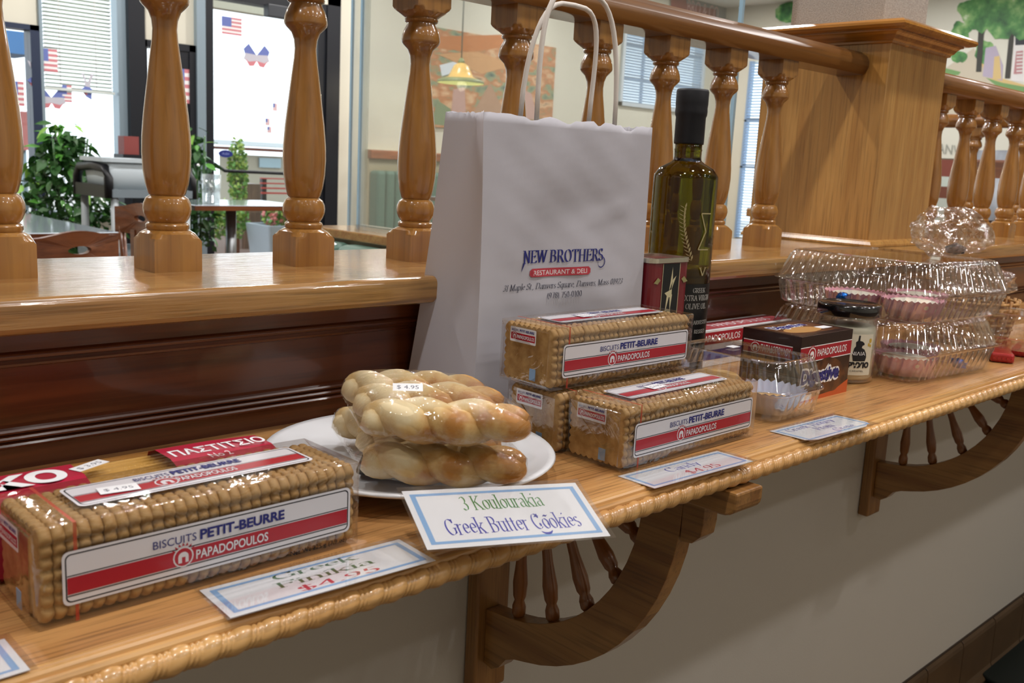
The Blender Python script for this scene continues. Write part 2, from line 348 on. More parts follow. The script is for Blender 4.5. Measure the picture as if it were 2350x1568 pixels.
_g('W', .96, [[(.08, .98), (.28, .02)], [(.48, .98), (.28, .02)], [(.48, .98), (.68, .02)], [(.88, .98), (.68, .02)]], [(.08, .98), (.48, .98), (.88, .98)])
_g('X', .72, [[(.1, .98), (.6, .02)], [(.58, .98), (.1, .02)]], [(.1, .98), (.58, .98), (.1, 0), (.6, 0)])
_g('0', .52, [arc(.26, .5, .18, .48, 0, 360, 16)])
_g('1', .4, [[(.08, .84), (.22, .98), (.22, .02)]], [(.22, 0)])
_g('2', .5, [arc(.24, .72, .17, .24, 160, -30, 8) + [(.08, .04), (.42, .04)]])
_g('3', .5, [arc(.22, .74, .16, .23, 150, -80, 8) + arc(.22, .26, .19, .25, 80, -150, 8)])
_g('4', .52, [[(.36, .98), (.06, .3), (.48, .3)], [(.36, .98), (.36, .02)]])
_g('5', .5, [[(.42, .96), (.15, .96), (.12, .56)] + arc(.22, .3, .19, .28, 110, -150, 9)])
_g('7', .5, [[(.06, .94), (.44, .94), (.18, .02)]])
_g('8', .5, [arc(.25, .74, .15, .22, 0, 360, 12), arc(.25, .27, .18, .25, 0, 360, 12)])
_g('9', .5, [arc(.25, .68, .17, .28, 0, 360, 12), [(.42, .66), (.34, .2), (.12, .02)]])
_g('$', .52, [arc(.26, .7, .16, .2, 30, 240, 8) + arc(.26, .28, .18, .22, 60, -150, 8), [(.26, 1.06), (.26, -.06)]])
_g('(', .3, [arc(.34, .4, .22, .64, 130, 230, 8)])
_g(')', .3, [arc(-.04, .4, .22, .64, 50, -50, 8)])
_g('.', .22, [[(.1, .06), (.1, 0)]]); _g(',', .22, [[(.12, .08), (.06, -.14)]]); _g('-', .32, [[(.05, .32), (.27, .32)], [(.05, .35), (.27, .35)]]); _g(' ', .28, [])
_g('&', .72, [[(.6, .5), (.42, .1)] + arc(.28, .22, .2, .2, -60, -280, 8) + arc(.32, .78, .14, .18, 240, -60, 8) + [(.2, .42), (.62, .02)]])
_g("'", .2, [[(.1, 1.0), (.08, .8)]])
_g('~', .4, [[(.04, .78), (.12, .84), (.26, .78), (.34, .84)], [(.04, .81), (.12, .87), (.26, .81), (.34, .87)]])
def serif(txt, bold=0.0):
    key = ('serif', txt, bold)
    if key in _tc: return _tc[key]
    vs = []; fs = []; x = 0; wx = 0.046 + bold; wy = 0.017 + bold*0.3
    def quad(a, b, c, d): k = len(vs); vs.extend((a, b, c, d)); fs.append((k, k+1, k+2, k+3))
    for ch in txt:
        wd, st, se = SER.get(ch, SER[' '])
        for s in st:
            for (ax, ay), (bx, by) in zip(s[:-1], s[1:]):
                quad((x+ax-wx, ay-wy), (x+ax+wx, ay+wy), (x+bx+wx, by+wy), (x+bx-wx, by-wy))
        for sx, sy in se:
            quad((x+sx-wx-.07, sy-.018), (x+sx+wx+.07, sy-.018), (x+sx+wx+.07, sy+.022), (x+sx-wx-.07, sy+.022))
        x += wd
    _tc[key] = (vs, fs); return _tc[key]
# ================================================================== THE ROOM
FLZ, DFZ = -0.96, -0.88           # floor on the near side, floor of the dining side
YW, XE = 6.4, 10.3                 # glass front / far wall, end wall with the mural
ZS, ZR = 0.1387, 0.433            # ledge top, underside of handrail
X0, X1 = -1.6, 4.6                # run of the half wall
fl = struct(MB().box(-3.0, XE, -4.2, 0.17, FLZ-0.1, FLZ).build('floor', floor_m), 'tan tiled floor in front of the half wall')
tl = None
tmb = MB().box(-0.147, 0.147, -0.147, 0.147, 0, 0.006)
for ix in range(6):
    for iy in range(3):
        x, y = 1.55 + ix*0.3, -0.20 - iy*0.3
        if tl is None: tl = tmb.build('tile', tile_m, fl, (x, y, FLZ), bevel=0.002)
        else: share(tl, fl, (x, y, FLZ))
struct(MB().box(-3.0, XE, 0.17, 14.0, DFZ-0.2, DFZ).build('floor_dining', mat('dining_carpet', '5d4a40', 0.9)), 'dark dining room floor')
struct(MB().box(-3.0, XE, -4.2, YW+0.15, CEIL, CEIL+0.1).build('ceiling', ceil_m), 'off-white ceiling')
struct(MB().box(-3.0, XE, -4.3, -4.2, FLZ, CEIL).build('wall_near', cream), 'cream wall behind the viewer')
struct(MB().box(-3.1, -3.0, -4.3, YW, FLZ, CEIL).build('wall_left', cream), 'cream side wall')
ewA, ewB = at_x(1772, 300, XE).y, at_x(1708, 300, XE).y; ewz0, ewz1 = -0.5, at_x(1740, 140, XE).z
we = MB().box(XE, XE+0.1, -4.3, ewA, FLZ, CEIL); we.box(XE, XE+0.1, ewB, YW+0.15, FLZ, CEIL); we.box(XE, XE+0.1, ewA, ewB, FLZ, ewz0); we.box(XE, XE+0.1, ewA, ewB, ewz1, CEIL)
struct(we.build('wall_end', cream), 'cream end wall behind the mural')
# half wall
wc = struct(MB().box(X0, X1, 0.0, 0.17, FLZ, 0.108).build('wall_counter', plaster), 'cream plaster half wall under the shelf')
# dark panelling between shelf and ledge
pm = MB()
prof = [(-0.004, 0.0), (-0.004, 0.017)]
for k in range(3):
    z = 0.018 + k*0.0055; prof += [(-0.006, z), (-0.0095, z+0.0012), (-0.0105, z+0.0027), (-0.0095, z+0.0042), (-0.006, z+0.0052)]
prof += [(-0.003, 0.036), (-0.003, 0.080), (-0.0065, 0.0815), (-0.0075, 0.0835), (-0.006, 0.086), (-0.0085, 0.0875), (-0.0095, 0.0895), (-0.0085, 0.0915), (-0.006, 0.093), (-0.006, 0.1108), (0.0, 0.1108), (0.0, 0.0)]
pm.prism(prof, FX, X0, X1, smooth=False)
struct(pm.build('trim_1', panel_wood), 'dark brown moulded panelling between shelf and ledge')
# ledge
led = MB().prism([(-0.038, 0.1110), (-0.0435, 0.1130), (-0.0470, 0.1170), (-0.0475, 0.1290)] + arc(-0.0405, 0.1317, 0.0070, 0.0070, 180, 90, 5) + [(0.205, ZS), (0.205, 0.1108)], FX, X0, X1, smooth=False)
struct(led.build('trim_2', ledge_wood), 'varnished oak ledge on top of the half wall')
# tiled skirting along the half wall
bb = struct(MB().box(0.6, X1, -0.004, 0.0, FLZ, FLZ+0.145).build('baseboard_counter', mat('base_grout', '3a2c22', 0.6)), 'brown tiled skirting with cove foot')
tp = [(-0.004, 0.006), (-0.03, 0.006), (-0.03, 0.010), (-0.018, 0.014), (-0.0135, 0.024), (-0.0125, 0.13), (-0.010, 0.138), (-0.004, 0.143)]
t0 = None
for k in range(13):
    x = 0.70 + k*0.2
    if t0 is None: t0 = MB().prism(tp, FX, 0.0, 0.196).build('tile', base_m, bb, (x, 0, FLZ), bevel=0.0012)
    else: share(t0, bb, (x, 0, FLZ))
# ------------------------------------------------------------------ shelf
sh = thing('wall_shelf', 'long oak wall shelf with reeded and rope-carved front edge', 'shelf', (0, 0, 0))
MB().box(X0, X1-0.4, -0.313, -0.0005, -0.022, 0.0).build('board', shelf_wood, sh, bevel=0.0008)
ep = [(-0.3132, -0.022), (-0.3132, -0.0005)] + arc(-0.3155, -0.0022, 0.0020, 0.0020, 110, -20, 5) + [(-0.3135, -0.0045)]
ep = [(-0.3132, -0.0205), (-0.3132, -0.0004), (-0.3150, -0.0004), (-0.3160, -0.0016), (-0.3170, -0.0006), (-0.3190, -0.0006), (-0.3205, -0.0018), (-0.3212, -0.0036), (-0.3222, -0.0032), (-0.3240, -0.0036), (-0.3254, -0.0050), (-0.3258, -0.0066), (-0.3258, -0.0205)]
MB().prism(ep, FX, X0, X1-0.4).build('front_moulding', trim_wood, sh)
rp = MB(); pitch = 0.0178; seg = 14; rings = []
x = 0.02
RC = (-0.3265, -0.0138)
def ring_r(t):                      # one long barrel bead then two narrow collars
    if t < 0.64: u = t/0.64; return 0.0064 + 0.0016*math.sin(PI*u)**0.7
    u = (t-0.64)/0.36*2; u -= int(u); return 0.0056 + 0.0014*math.sin(PI*min(u, 1))**0.7
nx = int((2.6-0.02)/pitch); rings = []
STEP = [0.0, 0.03, 0.12, 0.32, 0.52, 0.61, 0.64, 0.70, 0.76, 0.82, 0.88, 0.94]
for k in range(nx):
    for t in STEP:
        xx = 0.02 + (k+t)*pitch; rr = ring_r(t); ringp = []
        for j in range(seg):
            a = 2*PI*j/seg
            ringp.append((xx + 0.0035*math.sin(a), RC[0] + rr*math.cos(a), RC[1] + rr*math.sin(a)))
        rings.append(ringp)
rp.rings(rings)
rp.build('rope_trim', trim_wood, sh)
# ------------------------------------------------------------------ shelf brackets
def bracket(X, label):
    t = thing('shelf_bracket', label, 'bracket', (X, 0, 0), group='brackets under the shelf')
    MB().box(-0.024, 0.026, -0.020, -0.0005, -0.36, -0.022).build('back_board', brk_wood_z, t, bevel=0.003)
    tb = arc(-0.325, -0.034, 0.016, 0.012, 180, 270, 5)
    MB().prism([(-0.020, -0.0225), (-0.341, -0.0225)] + tb + [(-0.020, -0.046)], lambda p, q: (q, p[0], p[1]), -0.020, 0.022).build('top_board', brk_wood, t, bevel=0.002)
    cy, cz = -0.035, -0.055
    outer = [(-0.0205, -0.322)] + [(-0.034, -0.325), (-0.045, -0.318), (-0.056, -0.304), (-0.07, -0.2975)]
    outer += [(cy + 0.244*math.cos(math.radians(a)), cz + 0.244*math.sin(math.radians(a))) for a in range(258, 179, -6)][0:]
    outer = [p for p in outer]
    outer += [(-0.279, -0.088), (-0.292, -0.086), (-0.301, -0.077), (-0.303, -0.064), (-0.303, -0.0465)]
    inner = [(-0.236, -0.0465)] + [(cy + 0.198*math.cos(math.radians(a)), cz + 0.198*math.sin(math.radians(a))) for a in range(184, 265, 6)] + [(-0.0205, -0.262)]
    inner = inner[:-1] + [(-0.0205, -0.2555)]
    MB().prism(outer + inner, lambda p, q: (q, p[0], p[1]), -0.011, 0.011).build('arc', brk_wood, t, bevel=0.0012)
    sp = None
    spr = [(0.0045, 0), (0.0075, 0.002), (0.0078, 0.006), (0.0055, 0.009), (0.0068, 0.012), (0.0085, 0.028), (0.0072, 0.045), (0.005, 0.06), (0.0058, 0.078), (0.0085, 0.094), (0.0075, 0.103), (0.0055, 0.106), (0.0078, 0.110), (0.0078, 0.115), (0.005, 0.118)]
    for a in (262, 246, 229, 212, 195):
        ca, sa = math.cos(math.radians(a)), math.sin(math.radians(a))
        p1 = Vector((0, cy + 0.199*ca, cz + 0.199*sa)); 
        q = (cz - (-0.046)) / -sa; top = Vector((0, cy + 0.055*ca - 0.02, -0.046)); 
        d = p1 - top; L = d.length
        m = MB().lathe([(r, z/0.118*L) for r, z in spr], 14)
        o = m.build('spindle', spin_wood, t, top); o.rotation_euler = d.to_track_quat('Z', 'Y').to_euler()
    MB().lathe([(0.0045, 0), (0.0045, 0.001)], 12).build('screw_hole', mat('hole_dark', '1a0f08', 0.8), t, (0.0262, -0.010, -0.335), (0, PI/2, 0))
    return t
bracket(0.727, 'arched oak shelf bracket below the biscuit packets, nearest to the viewer')
bracket(1.700, 'arched oak shelf bracket farther along the shelf, below the ribbed boxes')
# ------------------------------------------------------------------ railings
SB = 0.0449
PROF = [(0.0330, 0.0), (0.0330, 0.0275), (0.0295, 0.0300), (0.0245, 0.0340), (0.0200, 0.0365), (0.0184, 0.0370), (0.0192, 0.0385), (0.0192, 0.0415), (0.0180, 0.0430), (0.0165, 0.0440),
        (0.0190, 0.0475), (0.0208, 0.0520), (0.0214, 0.0565), (0.0208, 0.0610), (0.0188, 0.0655), (0.0152, 0.0682), (0.0165, 0.0700),
        (0.0190, 0.0790), (0.0208, 0.0910), (0.0216, 0.1060), (0.0212, 0.1200), (0.0195, 0.1400), (0.0165, 0.1640), (0.0135, 0.1880), (0.0112, 0.2050), (0.0106, 0.2140), (0.0114, 0.2220), (0.0140, 0.2290), (0.0185, 0.2335),
        (0.0206, 0.2360), (0.0212, 0.2385), (0.0205, 0.2440), (0.0185, 0.2500), (0.0160, 0.2545), (0.0155, 0.2565), (0.0178, 0.2580), (0.0184, 0.2600), (0.0176, 0.2620), (0.0210, 0.2645), (0.0260, 0.2680), (0.0300, 0.2710), (0.0330, 0.2735), (0.0330, ZR-ZS)]
def baluster_mb():
    h = SB/2; n = 48; rs = []
    for R, z in PROF:
        ring = []
        for i in range(n):
            a = 2*PI*(i+0.0)/n + PI/4
            sq = h / max(abs(math.cos(a)), abs(math.sin(a))); r = min(sq, R)
            ring.append((r*math.cos(a), r*math.sin(a), z))
        rs.append(ring)
    m = MB(); m.rings(rs)
    # the flat sides of the square blocks are flat shaded
    return m
bal = None
BXC, BYC, BD = 0.3686 + SB/2, 0.0643 + SB/2, 0.144
def baluster(parent, loc):
    global bal
    if bal is None:
        bal = baluster_mb().build('baluster', bal_wood, parent, loc)
        bm = bmesh.new(); bm.from_mesh(bal.data)
        for e in bm.edges:
            if len(e.link_faces) == 2 and e.calc_face_angle(0) > 0.5: e.smooth = False
        bm.to_mesh(bal.data); bm.free(); return bal
    return share(bal, parent, loc)
RAILP = [(-0.026, ZR), (-0.030, ZR+0.006), (-0.034, ZR+0.014), (-0.034, ZR+0.022), (-0.029, ZR+0.031), (-0.018, ZR+0.038), (0, ZR+0.041), (0.018, ZR+0.038), (0.029, ZR+0.031), (0.034, ZR+0.022), (0.034, ZR+0.014), (0.030, ZR+0.006), (0.026, ZR)]
PX0, PX1, PY0, PY1 = 1.632, 1.862, 0.018, 0.262
r1 = thing('railing', 'varnished wooden railing with turned balusters along the ledge, left of the square post', 'railing', (0, 0, 0))
MB().prism(RAILP, lambda p, q: (q, BYC + p[0], p[1]), X0, PX0-0.0006, smooth=True).build('handrail', rail_wood, r1)
for i in range(-8, 8): baluster(r1, (BXC + i*BD, BYC, ZS))
r2 = thing('railing', 'varnished wooden railing with turned balusters continuing right of the square post', 'railing', (0, 0, 0))
MB().prism(RAILP, lambda p, q: (q, BYC + p[0], p[1]), PX1+0.0006, X1, smooth=True).build('handrail', rail_wood, r2)
for i in range(16): baluster(r2, (2.015 + i*BD, BYC, ZS))
# far railing running into the room
wf = struct(MB().box(3.05, 3.22, 0.215, 1.15, DFZ, 0.108).build('wall_far_half', plaster), 'low wall under the far railing')
r3 = thing('railing', 'smaller looking wooden railing farther back, running away behind the right-hand balusters', 'railing', (0, 0, 0))
MB().box(3.03, 3.24, 0.215, 1.17, 0.109, ZS).build('ledge', ledge_wood, r3, bevel=0.004)
MB().prism(RAILP, lambda p, q: (3.135 + p[0], q, p[1]), 0.215, 1.17, smooth=True).build('handrail', rail_wood, r3)
for i in range(6): baluster(r3, (3.135, 0.30 + i*BD, ZS))
# square post with moulded cap and the column standing on it
np_ = thing('railing_post', 'square honey-oak post with moulded cap between the two railings', 'post', (0, 0, 0))
MB().box(PX0, PX1, PY0, PY1, ZS, 0.490).build('shaft', post_wood, np_, bevel=0.0015)
def frame_sweep(prof, x0, x1, y0, y1):
    """moulding profile (out, z) carried round a rectangle with mitred corners"""
    rs = []
    for o, z in prof: rs.append([(x0-o, y0-o, z), (x1+o, y0-o, z), (x1+o, y1+o, z), (x0-o, y1+o, z)])
    return rs
MB().rings(frame_sweep([(0, ZS+0.0005), (0.010, ZS+0.0005), (0.010, ZS+0.004), (0.007, ZS+0.009), (0.002, ZS+0.012), (0, ZS+0.012)], PX0, PX1, PY0, PY1), smooth=False, cap0=False, cap1=False).build('base_moulding', post_wood, np_)
MB().rings(frame_sweep([(0.0, 0.4840), (0.004, 0.4852), (0.0045, 0.4886), (0.008, 0.4908), (0.012, 0.4970), (0.016, 0.5007), (0.020, 0.5020), (0.020, 0.5041), (0, 0.5041)], PX0, PX1, PY0, PY1), smooth=False, cap0=False, cap1=False).build('cap_moulding', cap_wood, np_)
MB().rings(frame_sweep([(0.026, 0.5043), (0.035, 0.5063), (0.038, 0.5107), (0.037, 0.5150), (0.031, 0.5193), (0.024, 0.5203)], PX0, PX1, PY0, PY1), smooth=False).build('cap', cap_wood, np_)
cm = tworamp('column_stucco', 'noise', 500, [(0.3, '8f8880'), (0.7, 'b4aca4')], 0.9, bump=0.3)
struct(MB().box(1.668, 1.836, 0.055, 0.235, 0.5206, CEIL).build('wall_column', cm), 'grey stucco column rising from the square post')
# ------------------------------------------------------------------ glass front of the restaurant
w5 = thing('window_5', 'bluish end wall window with blinds, left of the square post', 'window'); del w5['category']; struct(w5)
MB().box(XE+0.02, XE+0.026, ewA, ewB, ewz0, ewz1).build('pane', pane_m, w5)
for y in (ewA, ewB-0.03): MB().box(XE-0.02, XE+0.06, y, y+0.03, ewz0, ewz1).build('frame_stile', mat('bar_blue', '8fa9c8', 0.5), w5)
for z in (0.35, 0.9): MB().box(XE-0.02, XE+0.04, ewA, ewB, z, z+0.025).build('glazing_bar', mat('bar_blue', '8fa9c8', 0.5), w5)
sl = MB(); zz = ewz0
while zz < ewz1: sl.add([(XE-0.03, ewA+.03, zz+0.014), (XE-0.03, ewB-.03, zz+0.014), (XE+0.01, ewB-.03, zz-0.004), (XE+0.01, ewA+.03, zz-0.004)], [(0, 1, 2, 3)]); zz += 0.034
so = sl.build('slats', mat('blind_slat_blue', 'd6e6f4', 0.6), w5); so['kind'] = 'stuff'
def FW(px, py, d=0.0): return at_y(px, py, YW - d)
def wxp(px): return FW(px, 200).x
def wzp(px, py): return FW(px, py).z
XA, XB, XC, XD = wxp(-60), wxp(80), wxp(92), wxp(266)
XG, XH, XI, XJ = wxp(320), wxp(335), wxp(446), wxp(772)
zl = wzp(50, 55); zc = wzp(325, 90)
XW2a, XW2b = FW(1424, 150).x, FW(1615, 150).x; ZW2a, ZW2b = FW(1450, 245).z, FW(1450, 20).z
wl = MB()
wl.box(-3.0, XA, YW, YW+0.15, DFZ, CEIL); wl.box(XA, XC, YW, YW+0.15, zl, CEIL); wl.box(XA, XG, YW, YW+0.15, DFZ, -0.28)
wl.box(XG, XI, YW, YW+0.15, zc, CEIL); wl.box(XJ, XW2a, YW, YW+0.15, DFZ, CEIL); wl.box(XW2a, XW2b, YW, YW+0.15, DFZ, ZW2a); wl.box(XW2a, XW2b, YW, YW+0.15, ZW2b, CEIL)
wl.box(XW2b, XE, YW, YW+0.15, DFZ, CEIL); wl.box(XC, XD, YW, YW+0.15, 1.70, CEIL)
struct(wl.build('wall_far', cream), 'cream wall around the shop front windows')
def window(n, x0, x1, z0, z1, fw, fm, label, fl=None, fr=None):
    t = thing('window_%d' % n, label, 'window'); del t['category']; struct(t, label)
    fl = fl or fw; fr = fr or fw
    MB().box(x0, x0+fl, YW-0.03, YW+0.10, z0, z1).build('frame_stile', fm, t)
    MB().box(x1-fr, x1, YW-0.03, YW+0.10, z0, z1).build('frame_stile', fm, t)
    MB().box(x0, x1, YW-0.03, YW+0.10, z0, z0+fw).build('frame_rail', fm, t)
    MB().box(x0, x1, YW-0.03, YW+0.10, z1-fw, z1).build('frame_rail', fm, t)
    MB().box(x0+fl, x1-fr, YW+0.03, YW+0.036, z0+fw, z1-fw).build('pane', pane_m, t)
    return t
window(1, XA, XC, -0.28, zl, 0.035, mat('frame_navy', '27324a', 0.4), 'narrow dark framed window at the far left', fr=0.06)
w2 = window(2, XC, XG, -0.28, 1.70, 0.05, alu_m, 'tall grey framed shop window with half drawn blinds', fl=0.02, fr=0.001)
MB().box(wxp(266), wxp(286), YW-0.05, YW+0.06, -0.28, 1.70).build('mullion', alu_m, w2)
MB().box(wxp(285), wxp(322), YW-0.10, YW+0.12, DFZ, 1.72).build('black_column', black_m, w2)
bl = thing('blinds', 'pale slatted venetian blinds inside the tall shop window', 'blinds')
sl = MB(); zz = 0.62
while zz < 1.68:
    sl.add([(XC+0.03, YW-0.02, zz+0.006), (XD-0.03, YW-0.02, zz+0.006), (XD-0.03, YW+0.012, zz-0.006), (XC+0.03, YW+0.012, zz-0.006)], [(0, 1, 2, 3)]); zz += 0.026
so = sl.build('slats', mat('blind_slat', 'dfe6dc', 0.6), bl); so['kind'] = 'stuff'
MB().box(XC+0.02, XD-0.02, YW-0.03, YW+0.02, 0.60, 0.618).build('bottom_rail', mat('blind_rail', 'd0d8d4', 0.5), bl)
for fx in (0.25, 0.72): MB().tube([(XC+(XD-XC)*fx, YW-0.022, 0.61), (XC+(XD-XC)*fx, YW-0.022, 1.68)], 0.002, 5).build('ladder_cord', cord_m, bl)
w3 = window(3, XG, XI, -0.28, zc, 0.05, black_m, 'black framed sidelight between column and door')
MB().box(wxp(404), wxp(437), YW-0.02, YW+0.08, -0.28, zc).build('mullion', black_m, w3)
# door
dr = thing('door_1', 'black framed glass entrance door with push bar', 'door'); del dr['category']; struct(dr)
dz = FW(540, 4).z
MB().box(XI, wxp(466), YW-0.05, YW+0.10, DFZ, dz+0.10).build('jamb', alu_m, dr)
MB().box(wxp(742), XJ, YW-0.05, YW+0.12, DFZ, CEIL-0.02).build('jamb', black_m, dr)
MB().box(XI, XJ, YW-0.05, YW+0.10, dz+0.09, CEIL).build('header', cream, dr)
MB().box(wxp(466), wxp(742), YW-0.04, YW+0.08, dz, dz+0.10).build('top_rail', black_m, dr)
MB().box(wxp(466), wxp(486), YW-0.03, YW+0.05, DFZ+0.01, dz).build('stile', black_m, dr)
MB().box(wxp(724), wxp(742), YW-0.03, YW+0.05, DFZ+0.01, dz).build('stile', black_m, dr)
MB().box(wxp(466), wxp(742), YW-0.03, YW+0.05, DFZ+0.01, DFZ+0.2).build('bottom_rail', black_m, dr)
MB().box(wxp(486), wxp(724), YW+0.005, YW+0.011, DFZ+0.2, dz).build('pane', pane_m, dr)
zb = wzp(560, 393)
pb = MB().tube([(wxp(487), YW-0.03, zb+0.05), (wxp(502), YW-0.09, zb), (wxp(724), YW-0.09, zb-0.01)], 0.013, 8); pb.build('push_bar', black_m, dr)
MB().box(wxp(598), wxp(668), YW-0.12, YW-0.04, wzp(630, 44), wzp(630, 16)).build('door_closer', mat('closer_grey', '3a3d42', 0.4), dr, bevel=0.006)
# vestibule soffit seen through the door glass
struct(MB().box(XI-0.1, XJ+0.1, YW+1.3, YW+1.42, wzp(500, 20)+0.20, CEIL+0.4).build('trim_3', cream), 'cream soffit of the entrance porch')
# far small window with blinds
w4 = window(4, XW2a, XW2b, ZW2a, ZW2b, 0.04, mat('frame_pale', 'c9d3da', 0.4), 'pale window with blinds behind the plexiglass')
for k in (0.28, 0.62): 
    xx = XW2a + (XW2b-XW2a)*k; MB().box(xx-0.012, xx+0.012, YW+0.02, YW+0.05, ZW2a, ZW2b).build('glazing_bar', mat('bar_blue', '8fa9c8', 0.5), w4)
for k in (0.3, 0.65):
    zz = ZW2a + (ZW2b-ZW2a)*k; MB().box(XW2a, XW2b, YW+0.02, YW+0.05, zz-0.012, zz+0.012).build('glazing_bar', mat('bar_blue', '8fa9c8', 0.5), w4)
b2 = thing('blinds', 'bluish white venetian blinds in the window behind the olive oil bottle', 'blinds')
sl = MB(); zz = ZW2a + 0.04
while zz < ZW2b:
    sl.add([(XW2a+0.02, YW-0.02, zz+0.012), (XW2b-0.02, YW-0.02, zz+0.012), (XW2b-0.02, YW+0.015, zz-0.006), (XW2a+0.02, YW+0.015, zz-0.006)], [(0, 1, 2, 3)]); zz += 0.03
so = sl.build('slats', mat('blind_slat_blue', 'd6e6f4', 0.6), b2); so['kind'] = 'stuff'
# ================================================================== THINGS ON THE SHELF
# ---- biscuit packets
PL, PD, PH, NB = 0.200, 0.0665, 0.0553, 29
def biscuit_mb(th):
    D, H = PD-0.002, PH-0.0022; pts = []
    nd, nh = 9, 7; rad = 0.0022
    def edge(p0, p1, n, nrm):
        for i in range(n):
            for k in range(6):
                u = (i + k/6)/n; bump = rad*abs(math.sin(PI*(k/6)))
                pts.append((p0[0] + (p1[0]-p0[0])*u + nrm[0]*bump, p0[1] + (p1[1]-p0[1])*u + nrm[1]*bump))
    i = rad
    edge((i, i), (D-i, i), nd, (0, -1)); edge((D-i, i), (D-i, H-i), nh, (1, 0)); edge((D-i, H-i), (i, H-i), nd, (0, 1)); edge((i, H-i), (i, i), nh, (-1, 0))
    c = (D/2, H/2); rs = []
    for x, sc in ((0, 0.955), (0.22, 0.99), (0.5, 1.0), (0.78, 0.99), (1.0, 0.955)):
        rs.append([(x*th, c[0] + (p[0]-c[0])*sc + 0.001, c[1] + (p[1]-c[1])*sc + 0.0011) for p in pts])
    m = MB(); m.rings(rs, 0, True); return m
bis = None
def emblem(pr, cx, cy, r, wi, ri):
    pr.poly(arc(cx, cy, r, r, 0, 340, 17), wi); pr.poly(arc(cx, cy, r*0.86, r*0.86, 0, 340, 17), ri)
    pr.poly([(cx-r*.5, cy-r*.55), (cx-r*.5, cy+r*.1)] + arc(cx, cy+r*.05, r*.5, r*.45, 180, 0, 8) + [(cx+r*.5, cy-r*.55), (cx+r*.2, cy-r*.55), (cx+r*.2, cy), (cx-r*.15, cy), (cx-r*.15, cy-r*.55)], wi)
    for k in range(-3, 4):
        a = math.radians(90 - k*17); x, y = cx + r*1.1*math.cos(a), cy + r*1.1*math.sin(a); x2, y2 = cx + r*1.45*math.cos(a), cy + r*1.40*math.sin(a)
        pr.poly([(x-r*.14, y), (x+r*.14, y), (x2, y2)], ri)
def big_label(x0, x1, y0, y1):
    """white rounded label with red band: 0 white 1 red 2 navy 3 black"""
    pr = Print(); h = y1-y0; L = x1-x0
    pr.poly(rrect(x0, x1, y0, y1, h*0.12), 0)
    pr.ring(rrect(x0+h*.05, x1-h*.05, y0+h*.05, y1-h*.05, h*.1), rrect(x0+h*.075, x1-h*.075, y0+h*.075, y1-h*.075, h*.085), 3)
    pr.rect(x0+h*.08, x1-h*.08, y0+h*.535, y0+h*.555, 3); pr.rect(x0+h*.08, x1-h*.08, y0+h*.165, y0+h*.185, 3)
    pr.rect(x0+h*.08, x1-h*.08, y0+h*.205, y0+h*.515, 1)
    cx = x0 + L*0.368
    emblem(pr, cx, y0+h*.37, h*.205, 0, 1)
    pr.text('PAPADOPOULOS', x0+L*.41, x0+L*.668, y0+h*.27, h*.185, 0, bold=0.02)
    pr.text('BISCUITS', x0+L*.27, x0+L*.412, y0+h*.655, h*.16, 2)
    pr.text('PETIT-BEURRE', x0+L*.424, x0+L*.73, y0+h*.65, h*.195, 2, bold=0.035)
    return pr
def end_label():
    pr = Print(); pr.poly(rrect(0, 0.033, 0, 0.0135, 0.0012), 0)
    pr.rect(0.0012, 0.0318, 0.0022, 0.0082, 1); emblem(pr, 0.0058, 0.0055, 0.0030, 0, 1)
    pr.text('PAPADOPOULOS', 0.0095, 0.0310, 0.0036, 0.0032, 0, bold=0.02)
    pr.text('BISCUITS', 0.0022, 0.0110, 0.0098, 0.0019, 2); pr.text('PETIT-BEURRE', 0.0122, 0.0310, 0.0098, 0.0021, 2, bold=0.03)
    return pr
LM = [label_m, red_m, navy, inkblack]
